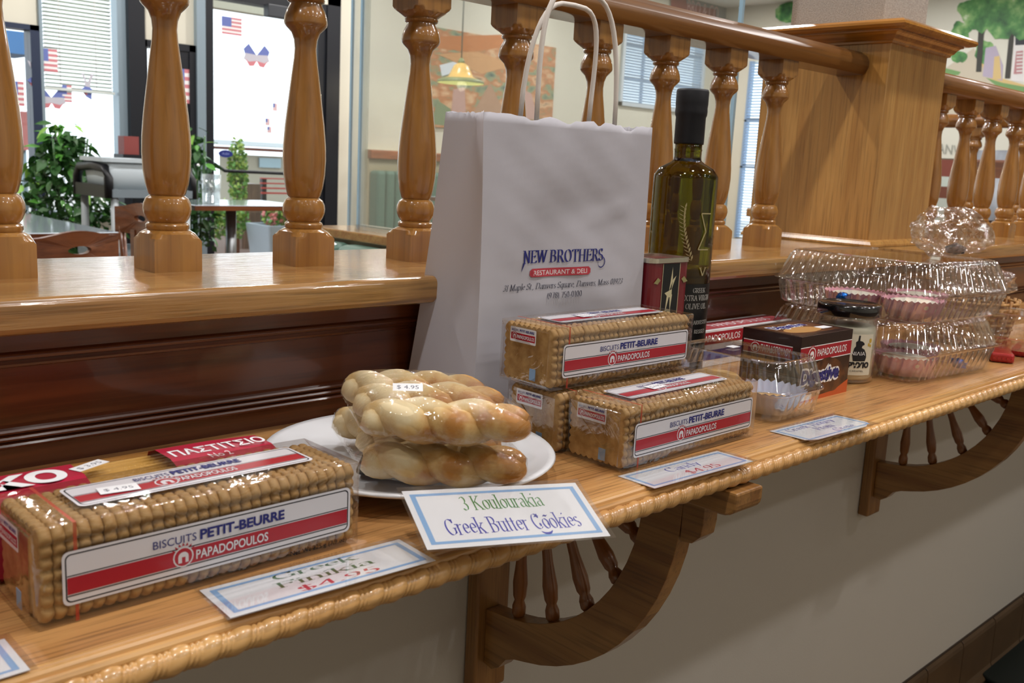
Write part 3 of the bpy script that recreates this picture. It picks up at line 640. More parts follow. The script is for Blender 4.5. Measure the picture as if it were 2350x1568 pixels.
def packet(loc, rz, label, sticker=None):
    global bis
    t = thing('biscuit_packet', label, 'biscuits', loc, rz, 'petit-beurre biscuit packets')
    th = (PL-0.006)/NB
    for k in range(NB):
        dx = 0.003 + k*th; jy, jz, jr = random.uniform(-.0004, .0004), random.uniform(-0.0002, .0003), random.uniform(-.01, .01)
        if bis is None: bis = biscuit_mb(th*0.97).build('biscuit', biscuit_m, t, (dx, jy, jz+0.0002), (jr, 0, 0))
        else: share(bis, t, (dx, jy, jz+0.0002), (jr, 0, 0))
    # film, puckered at the two ends
    wv = MB(); n = 11
    def ringx(x, g, wob):
        pts = rrect(-g, PD+g, max(-g, 0.0), PH+g+0.0002, 0.0014, 4); return [(x + (random.uniform(-wob, wob) if wob else 0), p[0], p[1]) for p in pts]
    wv.rings([ringx(-0.0015, -0.004, 0.0012), ringx(0.0006, 0.0002, 0.0004)] + [ringx(PL*k/10, 0.0004, 0) for k in range(1, 10)] + [ringx(PL-0.0006, 0.0002, 0.0004), ringx(PL+0.0012, -0.004, 0.001)], 0, True)
    wv.build('wrapper', wrap_m, t)
    front = lambda u, v, l: (u, -0.0006-l, v)
    topf = lambda u, v, l: (u, v, PH+0.0008+l)
    endf = lambda u, v, l: (-0.0017-l, PD-u, v)
    big_label(0.0128, 0.1923, 0.0105, 0.0405).emit('front_label', LM, t, front)
    big_label(0.030, 0.178, 0.0190, 0.0530).emit('top_label', LM, t, topf)
    e = end_label(); e.emit('end_label', LM, t, lambda u, v, l: endf(u + 0.014, v + 0.0375, l))
    pr = Print(); pr.rect(0.0185, 0.0212, 0.001, PH, 0); ts = MB()
    ts.add([(0.0190, -0.0005, 0.001), (0.0209, -0.0005, 0.001), (0.0209, -0.0005, PH+0.0007), (0.0190, -0.0005, PH+0.0007), (0.0190, PD, PH+0.0007), (0.0209, PD, PH+0.0007)], [(0, 1, 2, 3), (3, 2, 5, 4)])
    ts.build('tear_strip', orange_m, t)
    MB().box(-0.0020, -0.0016, 0.018, 0.0255, 0.006, 0.0165).build('end_sticker', mat('sticker_blue', '7f9ec0', 0.4), t, bevel=0.0001)
    p2 = Print(); p2.text('Net Wt 225 g (7.9 oz)', 0.1486, 0.1900, 0.0040, 0.0030, 0); p2.emit('net_weight', [inkblack], t, front)
    if sticker:
        sx, sy, a = sticker; ca, sa = math.cos(a), math.sin(a); p3 = Print(); p3.rect(-0.011, 0.011, -0.006, 0.006, 0); p3.text('$ 4.95', -0.008, 0.008, -0.002, 0.0045, 1)
        p3.emit('price_sticker', [white_m, mat('ink_grey', '6a6a78', 0.6)], t, lambda u, v, l: (sx + u*ca - v*sa, sy + u*sa + v*ca, PH+0.0016+l))
    return t
packet((0.1523, -0.2807, 0.0), 0.005, 'petit-beurre biscuit packet lying nearest, at the left end of the shelf', (0.057, 0.034, -0.15))
packet((0.6120, -0.2877, 0.0006), 0.003, 'front lower petit-beurre packet of the stack, beside the candy sign', (0.085, 0.036, 0.1))
packet((0.6040, -0.2200, 0.0), 0.0, 'lower petit-beurre packet at the back of the stack, mostly hidden', None)
packet((0.5985, -0.2130, 0.0568), -0.01, 'topmost petit-beurre packet resting on two others in the stack', (0.08, 0.036, 0.05))
# ---- pasta packet behind the nearest biscuits
pp = thing('pasta_packet', 'red and clear packet of long pasta behind the nearest biscuit packet', 'pasta', (0, 0, 0))
pasta_red = mat('packet_red', 'b3213f', 0.35, coat=0.3)
def pasta_ring(x, sq=1.0, g=0.0):
    y0, y1, z1 = -0.2115-g, -0.158+g, 0.0525*sq+g
    return [(x, y0, 0.004), (x, y0+0.004, 0.0006), (x, y1-0.004, 0.0006), (x, y1, 0.004), (x, y1, z1*.72), (x, y1-0.006, z1*.93), (x, y1-0.016, z1), (x, y0+0.014, z1), (x, y0+0.005, z1*.95), (x, y0, z1*.76)]
def bag_span(xs, mi_m, name, sqs, g=0.0):
    m = MB(); m.rings([pasta_ring(x, s, g) for x, s in zip(xs, sqs)], 0, False, False, False); return m.build(name, mi_m, pp)
bag_span([0.045, 0.06, 0.13, 0.208], pasta_red, 'left_band', [.15, .85, 1, 1])
bag_span([0.208, 0.235, 0.262], film('pasta_window', (0.98, 0.93, 0.8), 0.05, 0.4, 0.08, 0.3, 50), 'clear_window', [1, 1.0, 1])
bag_span([0.262, 0.30, 0.335, 0.346, 0.349], pasta_red, 'right_band', [1, 1, .97, .7, .1])
pasta_m = mat('pasta_yellow', 'cfa55a', 0.4)
for j in range(8):
    for k in range(7):
        MB().tube([(0.07, -0.206+j*0.006, 0.005+k*0.0064), (0.33, -0.206+j*0.006, 0.005+k*0.0064)], 0.0029, 6).build('macaroni', pasta_m, pp) if (k == 6 or j in (0, 7)) else None
for tx, a, b, y, h, bo in (('ΜΙΣΚΟ', 0.100, 0.200, -0.200, 0.021, 0.05), ('ΠΑΣΤΙΤΣΙΟ', 0.266, 0.333, -0.196, 0.0125, 0.02), ('No 2', 0.285, 0.30, -0.2105, 0.009, 0)):
    pr = Print(); pr.text(tx, a, b, y, h, 0, bold=bo); pr.emit('lettering', [white_m], pp, lambda u, v, l: (u, v, 0.0527+l))
pr = Print(); pr.rect(-0.012, 0.012, -0.005, 0.005, 0); pr.text('$ 3.95', -0.009, 0.009, -0.002, 0.0045, 1)
pr.emit('price_sticker', [white_m, mat('ink_grey', '6a6a78', 0.6)], pp, lambda u, v, l: (0.216 + u*.9 - v*.4, -0.184 + u*.4 + v*.9, 0.0529+l))
# ---- plate with wrapped twisted cookies
PC = Vector((0.474, -0.178, 0.0))
pl = MB().lathe([(0.001, 0.004), (0.060, 0.004), (0.062, 0.0005), (0.066, 0.0005), (0.068, 0.005), (0.095, 0.0100), (0.1165, 0.0165), (0.1185, 0.0185), (0.1170, 0.0200), (0.1120, 0.0190), (0.096, 0.0120), (0.080, 0.0080), (0.001, 0.0075)], 72).build('plate', plate_m, None, PC)
tag(pl, 'round white porcelain plate holding the wrapped twisted cookies', 'plate')
def cookie_mb(L=0.112, turns=1.6, seed=0, R=0.0130, off=0.0105):
    rnd = random.Random(seed); m = MB(); n = 26
    for s in (0, 1):
        ph = rnd.uniform(-.3, .3) + s*PI; pts = []
        for i in range(n+1):
            u = i/n; a = ph + turns*2*PI*u; k = math.sin(PI*min(max(u, 0.02), 0.98))**0.35
            pts.append(((u-.5)*L, off*math.cos(a)*k, off*0.42*math.sin(a)*k))
        m.tube(pts, lambda u: R*(0.45 + 0.55*math.sin(PI*min(max(u, 0.0), 1))**0.45)*(1+0.05*math.sin(9*u+s)), 12)
    return m
def cookie_packet(label, z, spots, sticker, tray, ang):
    t = thing('cookie_packet', label, 'cookies', (0, 0, 0), 0, 'wrapped butter cookies')
    allv = []
    for k, (px, py, zc, da) in enumerate(spots):
        p = at_z(px, py, zc); m = cookie_mb(0.118 if k == 0 else 0.112, 1.8 + 0.1*k, seed=int(px))
        o = m.build('twisted_cookie', cookie_m, t, p, (0, 0, ang + da)); R3 = Matrix.Rotation(ang+da, 3, 'Z')
        allv += [R3 @ Vector(v) + p for v in m.v]
    bm = bmesh.new(); c = sum(allv, Vector())/len(allv)
    for v in allv[::2]: bm.verts.new(c + (v-c)*1.012)
    bmesh.ops.convex_hull(bm, input=bm.verts[:])
    for v in [v for v in bm.verts if not v.link_faces]: bm.verts.remove(v)
    me = bpy.data.meshes.new('cling_wrap'); bm.to_mesh(me); bm.free()
    for p_ in me.polygons: p_.use_smooth = True
    me.materials.append(cling_m); o = bpy.data.objects.new('cling_wrap', me); COL.objects.link(o); o.parent = t
    if tray:
        R3 = Matrix.Rotation(ang, 3, 'Z'); zb = min(v.z for v in allv); m = MB()
        m.prism(rrect(-0.050, 0.050, -0.034, 0.034, 0.008), FZ, -0.0006, 0.0012)
        m.build('tray', darktray, t, (c.x, c.y, zb-0.0008), (0, 0, ang))
    if sticker:
        p = at_z(sticker[0], sticker[1], sticker[2]); pr = Print(); pr.rect(-0.011, 0.011, -0.004, 0.004, 0); pr.text('$ 4.95', -0.008, 0.008, -0.0018, 0.004, 1)
        ca, sa = math.cos(ang+.1), math.sin(ang+.1)
        pr.emit('price_label', [white_m, mat('ink_grey', '6a6a78', 0.6)], t, lambda u, v, l: (p.x + u*ca - v*sa*.85, p.y + u*sa + v*ca*.85, p.z + v*0.5 + l))
    return t
CA = math.radians(-42)
cookie_packet('lower cling-wrapped packet of twisted golden butter cookies on the plate', 0.02, [(1018, 1062, 0.0320, 0.0), (985, 1008, 0.0320, 0.05), (925, 975, 0.0320, -0.05)], None, True, CA)
cookie_packet('upper cling-wrapped packet of twisted golden butter cookies, with price label', 0.05, [(1022, 966, 0.0672, 0.0), (985, 925, 0.0672, 0.06), (952, 896, 0.0672, -0.04)], (936, 889, 0.0855), False, CA)
# ---- price signs
def sign(name_label, corners, lines, mats_, border=0.004, cat='sign', cut=False):
    """corners BL, BR, TR, TL in space; lines = (text, x0, x1, y0, h, mi, font)"""
    BL, BR, TR, TL = [Vector(c) for c in corners]; U = BR-BL; V = TL-BL; Wd, Hd = U.length, V.length; U.normalize(); V.normalize(); Nn = U.cross(V).normalized()
    t = thing('price_sign', name_label, cat, BL, 0, 'price signs along the shelf')
    fn = lambda u, v, l: tuple(U*u + V*v + Nn*(0.0004 + l))
    m = MB(); outl = [(0, 0), (Wd, 0), (Wd, Hd), (0, Hd)] if not cut else [(0, 0.006), (0.014, 0), (Wd-0.018, 0), (Wd, 0.008), (Wd, Hd), (0, Hd)]
    m.prism(outl, lambda p, q: tuple(U*p[0] + V*p[1] + Nn*q), 0.0, 0.0004); cd_ = m.build('card', white_m, t)
    b = border; pr = Print()
    pr.ring(rrect(b, Wd-b, b, Hd-b, 0.0002, 1), rrect(b*1.9, Wd-b*1.9, b*1.6, Hd-b*1.6, 0.0002, 1), 0); pr.emit('border', [lblue], cd_, fn)
    pr = Print()
    for (tx, a, c, y, h, mi, ft) in lines:
        q_ = Print(); q_.text(tx, Wd*a, Wd*c, Hd*y, Hd*h, mi, ft, bold=0.004); q_.emit('lettering', mats_, cd_, fn)
    if 'Cookies' in name_label or 'Koulourakia' in name_label:
        pr.poly([(Wd*.665 + Wd*.035*math.cos(math.radians(a)), Hd*.20 + Hd*.10*math.sin(math.radians(a))) for a in range(200, 341, 14)] + [(Wd*.665 + Wd*.033*math.cos(math.radians(a)), Hd*.19 + Hd*.05*math.sin(math.radians(a))) for a in range(330, 209, -14)], 1)
        for dx in (.635, .685): pr.text('~', Wd*dx, Wd*(dx+.03), Hd*.16, Hd*.32, 1, 'serif')
        for dx in (.650, .697): pr.poly(arc(Wd*dx, Hd*.275, Wd*.006, Hd*.03, 0, 330, 9), 1)
    if pr.items: pr.emit('smile_mark', mats_, cd_, fn)
    m = MB(); g = 0.003; m.prism([(-g, -g), (Wd+g, -g), (Wd+g, Hd+g), (-g, Hd+g)], lambda p, q: tuple(U*p[0] + V*p[1] + Nn*q), 0.0012, 0.0013); m.build('sleeve', sleeve_m, t)
    return t
E1 = 0.0005
def flat(*px): return [at_z(x, y, E1) for x, y in px]
sign('laminated sign reading Greek Finikia, flat in front of the nearest biscuits', [(0.236, -0.327, E1), (0.3735, -0.334, E1), (0.3725, -0.2905, E1), (0.2385, -0.2855, E1)], [('Greek', .30, .72, .70, .18, 0, 'serif'), ('Finikia', .27, .76, .43, .18, 0, 'serif'), ('$4.95', .34, .74, .17, .17, 1, 'serif')], [mat('ink_green_dark', '2c6a38', 0.5), pink_red])
sign('tilted laminated sign reading 3 Koulourakia, leaning on the plate rim', [(0.3635, -0.3375, 0.0112), (0.487, -0.382, 0.0052), (0.506, -0.331, 0.0252), (0.3815, -0.2865, 0.0312)], [('3 Koulourakia', .28, .74, .60, .25, 0, 'serif'), ('Greek Butter Cookies', .14, .88, .20, .27, 1, 'serif')], [green, blue])
sign('laminated sign reading Candy, partly under the biscuit stack', [(0.604, -0.3285, E1-.0003), (0.738, -0.3345, E1-.0003), (0.740, -0.2925, E1-.0003), (0.6035, -0.2905, E1-.0003)], [('Candy', .34, .66, .52, .26, 0, 'serif'), ('$4.95', .42, .74, .18, .24, 1, 'serif')], [blue, pink_red], 0.0035)
sign('laminated sign reading Greek Honey, beside the clear cookie box', [(0.843, -0.332, E1), (0.966, -0.3375, E1), (0.975, -0.2865, E1), (0.8415, -0.2875, E1)], [('Greek Honey', .12, .80, .68, .2, 0, 'serif'), ('From', .38, .64, .42, .2, 0, 'serif'), ('Crete', .50, .80, .14, .2, 0, 'serif')], [blue], 0.0035, cut=True)
sign('blue bordered sign cut off at the lower left corner of the picture', [(0.010, -0.318, E1), (0.137, -0.3175, E1), (0.133, -0.2815, E1), (0.010, -0.279, E1)], [], [blue], 0.0035)
# ---- paper bag
pb = thing('paper_bag', 'white paper carrier bag with restaurant print, standing against the ledge', 'bag', (0, 0, 0))
BX0, BX1, BH = 0.597, 0.842, 0.296
def bag_pt(side, u, h):
    """side 0 front, 1 right, 2 back, 3 left ; u along it, h 0..1"""
    yf = -0.114 + 0.003*h; yb = -0.006 - 0.052*h
    x0 = BX0 + 0.004*math.sin(h*3); x1 = BX1
    if side == 0: return (x0 + (x1-x0)*u, yf, h*BH)
    if side == 1: return (x1 - 0.012*math.sin(PI*u)*h, yf + (yb-yf)*u, h*BH)
    if side == 2: return (x1 + (x0-x1)*u, yb, h*BH)
    return (x0 + 0.014*math.sin(PI*u)*h**1.5, yb + (yf-yb)*u, h*BH)
mb = MB(); rs = []; nu = 28; nh = 34; rnd = random.Random(3)
def crease(x, z):
    d = 0.0014*math.sin(x*19+z*13) + 0.0011*math.sin(z*37-x*16+.6) + 0.0010*math.sin(x*63+2)*math.sin(z*41+1) + 0.0008*abs(math.sin(x*55+z*90))
    d -= 0.0020*math.exp(-((z-0.19-0.25*(x-0.72))/0.006)**2)*math.exp(-((x-0.78)/0.04)**2)
    d += 0.0030*math.exp(-((x-0.735)/0.05)**2 - ((z-0.205)/0.025)**2) - 0.0022*math.exp(-((z-0.118)/0.004)**2)
    return d
for k in range(nh+1):
    h = k/nh; ring = []
    for s in range(4):
        for i in range(nu):
            u = i/nu; x, y, z = bag_pt(s, u, h); e = min(u, 1-u)*2
            if s == 0: y += crease(x, z)*min(1, e*3)
            if s == 3: x += 0.0015*math.sin(z*37+y*40)*e
            if k == nh: z += rnd.uniform(-0.0011, 0.0011) - (0.005*max(0, math.sin(u*31)) if s == 0 and .22 < u < .66 else 0) - (0.006*max(0, math.sin((u-.78)*28)) if s == 0 and .78 < u < .9 else 0)
            ring.append((x, y, z))
    rs.append(ring)
mb.rings(rs, 0, True, True, False); bo = mb.build('body', bag_m, pb)
sol = bo.modifiers.new('solid', 'SOLIDIFY'); sol.thickness = 0.0004
bm = bmesh.new(); bm.from_mesh(bo.data)
for e in bm.edges:
    if len(e.link_faces) == 2 and e.calc_face_angle(0) > 0.7: e.smooth = False
bm.to_mesh(bo.data); bm.free()
def cordp(a, b, top, lean, n=22, tw=0.0):
    pts = []
    for i in range(n+1):
        u = i/n; s = math.sin(PI*u)
        x = a[0] + (b[0]-a[0])*(0.5 - 0.5*math.cos(PI*u)*abs(math.cos(PI*u))**-0.45 if 0.02 < u < 0.98 else (0 if u < .5 else 1)) ; pts.append((x + tw*s, a[1] + lean*s, a[2] + (top-a[2])*s**0.62))
    return pts
fy = -0.1065
hA, hB = at_y(1232, 268, fy), at_y(1411, 285, fy); MB().tube(cordp((hA.x, fy, hA.z-0.015), (hB.x, fy, hB.z-0.015), 0.419, 0.004), 0.0026, 8).build('handle', cord_m, pb)
by = -0.0625
hA, hB = at_y(1193, 262, by), at_y(1350, 278, by); MB().tube(cordp((hA.x, by, hA.z-0.015), (hB.x, by, hB.z-0.015), 0.413, -0.006, tw=0.012), 0.0026, 8).build('handle', cord_m, pb)
for zz, yy in ((0.268, -0.1035), (0.268, -0.0665)): MB().box(0.66, 0.78, yy, yy+0.0008, zz-0.012, zz+0.016).build('handle_patch', bag_m, pb)
pr = Print()
pr.text('NEW BROTHERS', 0.657, 0.773, 0.1560, 0.0125, 0, 'serif', bold=0.028)
pr.poly([(0.6575, 0.1565), (0.6605, 0.1565), (0.6565, 0.1475)], 0)
pr.poly([(0.770 + (0.0062+.0012*math.sin(math.radians(a/2)))*math.cos(math.radians(a)), 0.1545 + 0.0062*math.sin(math.radians(a))) for a in range(60, -220, -20)] + [(0.770 + 0.0050*math.cos(math.radians(a)), 0.1548 + 0.0054*math.sin(math.radians(a))) for a in range(-210, 61, 20)], 0)
pr.poly([(0.668, 0.1442), (0.671, 0.1422), (0.671, 0.1505), (0.668, 0.1482)], 1); pr.poly([(0.751, 0.1422), (0.754, 0.1442), (0.754, 0.1482), (0.751, 0.1505)], 1)
k0 = len(pr.items)
gv = [(0.671 + 0.080*i/40, 0.1422 + 0.0083*j/6) for j in range(7) for i in range(41)]
pr.items.append((gv, [(j*41+i, j*41+i+1, (j+1)*41+i+1, (j+1)*41+i) for j in range(6) for i in range(40)], 1))
pr.text('RESTAURANT & DELI', 0.6735, 0.7485, 0.1439, 0.0048, 2, bold=0.01)
pr.text('31 Maple St., Danvers Square, Danvers, Mass 01923', 0.632, 0.804, 0.1300, 0.0062, 3, 'serif', slope=0.25)
pr.text('(978) 750-0100', 0.6925, 0.742, 0.1200, 0.0060, 3, 'serif', slope=0.2)
def bagfront(u, v, l):
    h = v/BH; x0 = BX0 + 0.004*math.sin(h*3); e = min((u-x0)/(BX1-x0), 1-(u-x0)/(BX1-x0))*2
    return (u, -0.114 + 0.003*h + crease(u, v)*min(1, e*3) - 0.0005 - l, v)
pr.emit('print', [navy, lred, mat('bag_print_pale', 'd9cfd0', 0.6), mat('ink_slate', '2c2c40', 0.6)], pb, bagfront)
# ---- olive oil bottle
BC = Vector((0.9575, -0.0755, 0.0))
ob = thing('oil_bottle', 'tall dark green olive oil bottle with black capsule', 'bottle', BC)
glass_m = mat('bottle_glass_green', '5e5706', 0.02, trans=1.0, ior=1.45)
gp = [(0.001, 0.0015), (0.034, 0.0008), (0.0375, 0.003), (0.0383, 0.008), (0.0383, 0.243), (0.0378, 0.2475), (0.0355, 0.2510), (0.0320, 0.2560), (0.0200, 0.2625), (0.0165, 0.2655), (0.0160, 0.2690), (0.0160, 0.2760), (0.0166, 0.2775), (0.0160, 0.279), (0.0158, 0.298)]
MB().lathe(gp, 48).build('glass', glass_m, ob)
MB().lathe([(0.0172, 0.284), (0.0176, 0.286), (0.0176, 0.315), (0.0186, 0.3175), (0.0190, 0.322), (0.0186, 0.326), (0.0190, 0.330), (0.0190, 0.3445), (0.0180, 0.3470), (0.001, 0.3475)], 36).build('capsule', mat('capsule_black', '0c0e16', 0.55, bump=0.1, bscale=80), ob)
ang0 = math.atan2(CAM.y-BC.y, CAM.x-BC.x)
def cyl(r, a0):
    return lambda u, v, l: ((r+l)*math.cos(a0 + u/r), (r+l)*math.sin(a0 + u/r), v)
lf = cyl(0.0386, ang0)
MB().add([], [])
mlab = MB(); n = 24; rs = [[lf(-0.004 + 0.060*i/n, z, 0.0) for i in range(n+1)] for z in (0.028, 0.122)]
mlab.rings(rs, 0, True, False, False, closed=False); bl_ = mlab.build('label', mat('label_black', '08080a', 0.4), ob)
pr = Print(); WI = 0
for tx, a, b, z, h in (('GREEK', .008, .028, .112, .0055), ('EXTRA VIRGIN', -.006, .038, .1025, .0065), ('OLIVE OIL', .000, .032, .0925, .0065), ('HAND HARVESTED', -.008, .038, .074, .0045), ('COLD PRESSED', -.004, .034, .063, .0045)):
    pr.text(tx, a, b, z, h, 0, 'serif')
pr.rect(-0.012, 0.043, 0.040, 0.046, 1); pr.text('1 25 FL', .0, .03, .031, .005, 1)
pr.emit('label_lettering', [mat('ink_silver', 'c9c6c0', 0.5), mat('ink_band', '6a5a3a', 0.5)], bl_, cyl(0.0387, ang0+0.30), fine=0.006)
pr = Print()      # etched olive sprig and sigma
for i in range(14):
    u = i/13; x = 0.008 - 0.008*math.sin(u*2.3) + 0.006*u*u*0 + (0.010*(1-u))*0.6; z = 0.150 + 0.060*u
    for s in (-1, 1):
        a = math.radians(80 if s > 0 else 150); dx, dz = 0.007*math.cos(a), 0.007*math.sin(a)
        pr.poly([(x, z), (x+dx*.5-0.0010, z+dz*.5), (x+dx, z+dz), (x+dx*.5+0.0010, z+dz*.5)], 0)
    if i < 13: pr.poly([(x-0.0004, z), (x+0.0004, z), (x+0.0004-0.0004, z+0.005), (x-0.0006, z+0.005)], 0)
S0, S1 = 0.022, 0.036
for a, b in (((S0, .205), (S1, .205)), ((S0, .205), (.030, .184)), ((.030, .184), (S0-.001, .163)), ((S0-.001, .163), (S1, .163))):
    d = Vector((b[0]-a[0], b[1]-a[1])); nn = Vector((-d.y, d.x)).normalized()*0.0007
    pr.poly([(a[0]-nn.x, a[1]-nn.y), (b[0]-nn.x, b[1]-nn.y), (b[0]+nn.x, b[1]+nn.y), (a[0]+nn.x, a[1]+nn.y)], 0)
pr.text('S    V', -0.002, 0.036, 0.132, 0.010, 0, 'serif')
pr.emit('etching', [mat('ink_etch', 'a89a70', 0.5)], ob, cyl(0.0386, ang0))
# ---- red tin
tn = thing('tin', 'dark red rectangular tin with silver rim beside the paper bag', 'tin', (0, 0, 0))
TX0, TX1, TY0, TY1, TH = 0.846, 0.9155, -0.1225, -0.072, 0.156
MB().prism(rrect(TX0, TX1, TY0, TY1, 0.009), FZ, 0.001, TH-0.003, smooth=False).build('body', mat('tin_red', '6e1620', 0.3, coat=0.4), tn)
m = MB(); ro = rrect(TX0-0.0012, TX1+0.0012, TY0-0.0012, TY1+0.0012, 0.010); ri = rrect(TX0+0.003, TX1-0.003, TY0+0.003, TY1-0.003, 0.008)
m.rings([[(x, y, TH-0.005) for x, y in ro], [(x, y, TH) for x, y in ro], [(x, y, TH) for x, y in ri], [(x, y, TH-0.004) for x, y in ri]], 0, False, False, True)
m.build('rim', mat('tin_silver', 'cfcabb', 0.25, metal=0.9), tn)
pr = Print(); a0, a1 = TX0+0.019, TX0+0.049
pr.rect(a0, a1, 0.062, TH-0.006, 0); pr.rect(a0-0.0008, a0, 0.062, TH-0.006, 1); pr.rect(a1, a1+0.0008, 0.062, TH-0.006, 1)
cx = (a0+a1)/2; k = 0.0032
pr.poly([(cx-.002, .118), (cx+.002, .146), (cx+.0035, .130)], 1); pr.poly([(cx+.002, .120), (cx+.0095, .136), (cx+.004, .132)], 1)
pr.poly([(cx-.010, .117), (cx+.003, .121), (cx+.003, .112), (cx-.003, .112)], 1)
pr.poly([(cx-.0075, .092), (cx-.0055, .115), (cx-.001, .115)], 1); pr.poly([(cx+.0015, .095), (cx-.0005, .115), (cx+.004, .115)], 1)
pr.rect(a0+.001, a1-.001, .080, .090, 1); pr.text('ASTIR', a0+.003, a1-.003, .082, .0062, 0, 'serif')
for sx, d in ((a0-.004, -1), (a1+.004, 1)): pr.poly([(sx, .132), (sx+d*.005, .135), (sx+d*.012, .129), (sx+d*.005, .1275)], 2)
pr.emit('emblem', [mat('tin_black', '14181a', 0.35), mat('tin_cream', 'c9c09a', 0.4), mat('tin_olive', '8f8a5c', 0.4)], tn, lambda u, v, l: (u, TY0-0.0004-l, v))
# ---- chocolate biscuit box
cb = thing('biscuit_box', 'brown and red carton of chocolate digestive biscuits in front of the honey jar', 'box', (0, 0, 0))
CX0, CX1, CY0, CY1, CH = 0.972, 1.090, -0.240, -0.164, 0.077
choc = tworamp('carton_choc', 'noise', 60, [(0.3, '2c150e'), (0.7, '4e2a18')], 0.35, coat=0.4)
MB().box(CX0, CX1, CY0, CY1, 0.0003, CH).build('carton', choc, cb, bevel=0.0006)
CM = [mat('carton_dark', '2a1412', 0.35, coat=0.4), red_m, white_m, mat('carton_blue', '232a7c', 0.4), mat('carton_orange', 'c65a2c', 0.4), tworamp('carton_biscuit', 'noise', 70, [(0.35, '3a1c10'), (0.65, '6b4022')], 0.35), mat('carton_gold', 'b98a50', 0.4)]
pr = Print(); W_ = CX1-CX0
pr.rect(0, W_, 0.064, CH, 0); pr.rect(0, W_, 0.047, 0.064, 1); pr.rect(0, W_, 0.0636, 0.0646, 2); pr.rect(0, W_, 0.0464, 0.0474, 2)
emblem(pr, 0.026, 0.0545, 0.0085, 2, 1); pr.text('PAPADOPOULOS', 0.038, 0.106, 0.0515, 0.0085, 2, bold=0.01)
pr.poly(arc(0.062, 0.012, 0.050, 0.036, 0, 350, 25), 5)
pr.poly([(0, 0), (W_, 0), (W_, 0.016), (0.085, 0.006), (0.03, 0.004), (0, 0.010)], 4); pr.poly(arc(0.082, 0.0125, 0.014, 0.007, 0, 340, 17), 5)
pr.text('Digestive', 0.0045, 0.094, 0.0215, 0.0165, 2, slope=0.12, bold=0.13); pr.text('Digestive', 0.006, 0.0925, 0.022, 0.0155, 3, slope=0.12, bold=0.05)
pr.rect(0.006, 0.034, 0.002, 0.008, 2)
pr.emit('front_print', CM, cb, lambda u, v, l: (CX0+u, CY0-0.0001-l, v), off=0.00005)
pr = Print(); D_ = CY1-CY0
pr.rect(0, D_, 0, CH, 0); pr.rect(0.002, D_-0.010, 0.049, 0.0645, 2); pr.rect(0.002, D_-0.010, 0.0500, 0.0635, 1)
emblem(pr, 0.018, 0.0565, 0.006, 2, 1); pr.text('ΠΑΠΑΔΟΠΟΥΛΟΥ', 0.0255, 0.0640, 0.0530, 0.0080, 2, bold=0.01)
pr.emit('side_print', CM, cb, lambda u, v, l: (CX0-0.0001-l, CY1-u, v), off=0.00005)
pr = Print(); pr.rect(0.002, W_-0.002, 0.002, D_-0.002, 0); pr.rect(0.008, W_-0.010, 0.010, D_-0.010, 5); pr.poly(arc(0.05, 0.028, 0.036, 0.014, 0, 340, 17), 6); pr.text('Digestive', 0.016, 0.090, 0.044, 0.014, 2, bold=0.1); pr.text('Digestive', 0.0175, 0.0885, 0.0445, 0.013, 3, bold=0.04); pr.rect(0.082, 0.106, 0.020, 0.032, 2)
pr.emit('top_print', CM, cb, lambda u, v, l: (CX0+u, CY0+v, CH+0.0002+l), off=0.00005)
# ---- long red, white and blue box behind
lb = thing('long_box', 'long white biscuit box with red and blue bands against the wall panel', 'box', (0, 0, 0))
lp = at_y(1609, 762, -0.058)
LX0, LX1, LY0, LY1 = 1.030, 1.262, -0.060, -0.012; LZ = at_y(1640, 757, LY0).z
MB().box(LX0, LX1, LY0, LY1, 0.0003, LZ).build('carton', white_m, lb, bevel=0.0006)
pr = Print(); L_ = LX1-LX0
pr.rect(0, L_, LZ-0.019, LZ-0.003, 1); pr.text('PAPADOPOULOS', 0.012, 0.10, LZ-0.0155, 0.009, 0, bold=0.01); pr.text('PAPADOPOULOS', 0.13, 0.22, LZ-0.0155, 0.009, 0, bold=0.01); pr.rect(0, L_, LZ-0.040, LZ-0.027, 2)
pr.emit('front_print', [white_m, red_m, mat('box_blue', '24409c', 0.4)], lb, lambda u, v, l: (LX0+u, LY0-0.0001-l, v))
pr = Print(); pr.rect(0.002, L_-0.002, 0.004, 0.040, 1); pr.text('PAPADOPOULOS', 0.06, 0.2, 0.014, 0.016, 0)
pr.emit('top_print', [white_m, mat('box_rose', 'b8545a', 0.4)], lb, lambda u, v, l: (LX0+u, LY0+v, LZ+0.0001+l))
# ---- honey jar
JP = at_z(1931, 868, 0.0); JP.z = 0
hj = thing('honey_jar', 'round jar of pale creamy honey with black lid and bear emblem', 'jar', JP)
MB().lathe([(0.001, 0.001), (0.034, 0.0006), (0.0365, 0.003), (0.0372, 0.010), (0.0372, 0.070), (0.0362, 0.076), (0.0345, 0.080), (0.0345, 0.084)], 44).build('glass', film('jar_glass', (0.96, 0.96, 0.94), 0.06, 0.7, 0.02), hj)
MB().lathe([(0.001, 0.006), (0.033, 0.005), (0.0350, 0.008), (0.0353, 0.066), (0.0335, 0.071), (0.001, 0.071)], 40).build('honey', mat('honey_cream', 'd9d4c0', 0.4, sss=0.1), hj)
MB().lathe([(0.0375, 0.0835), (0.0392, 0.0845), (0.0392, 0.0955), (0.0380, 0.0985), (0.0355, 0.0992), (0.0345, 0.0980), (0.001, 0.0980)], 44).build('lid', mat('lid_black', '101014', 0.15, coat=0.8), hj)
aj = math.atan2(CAM.y-JP.y, CAM.x-JP.x) + 0.0
mlab = MB(); lf = cyl(0.0375, aj); rs = [[lf(-0.020 + 0.058*i/20, z, 0.0) for i in range(21)] for z in (0.012, 0.064)]
mlab.rings(rs, 0, True, False, False, closed=False); jl = mlab.build('label', mat('label_cream', 'd6d2c0', 0.5), hj)
pr = Print()
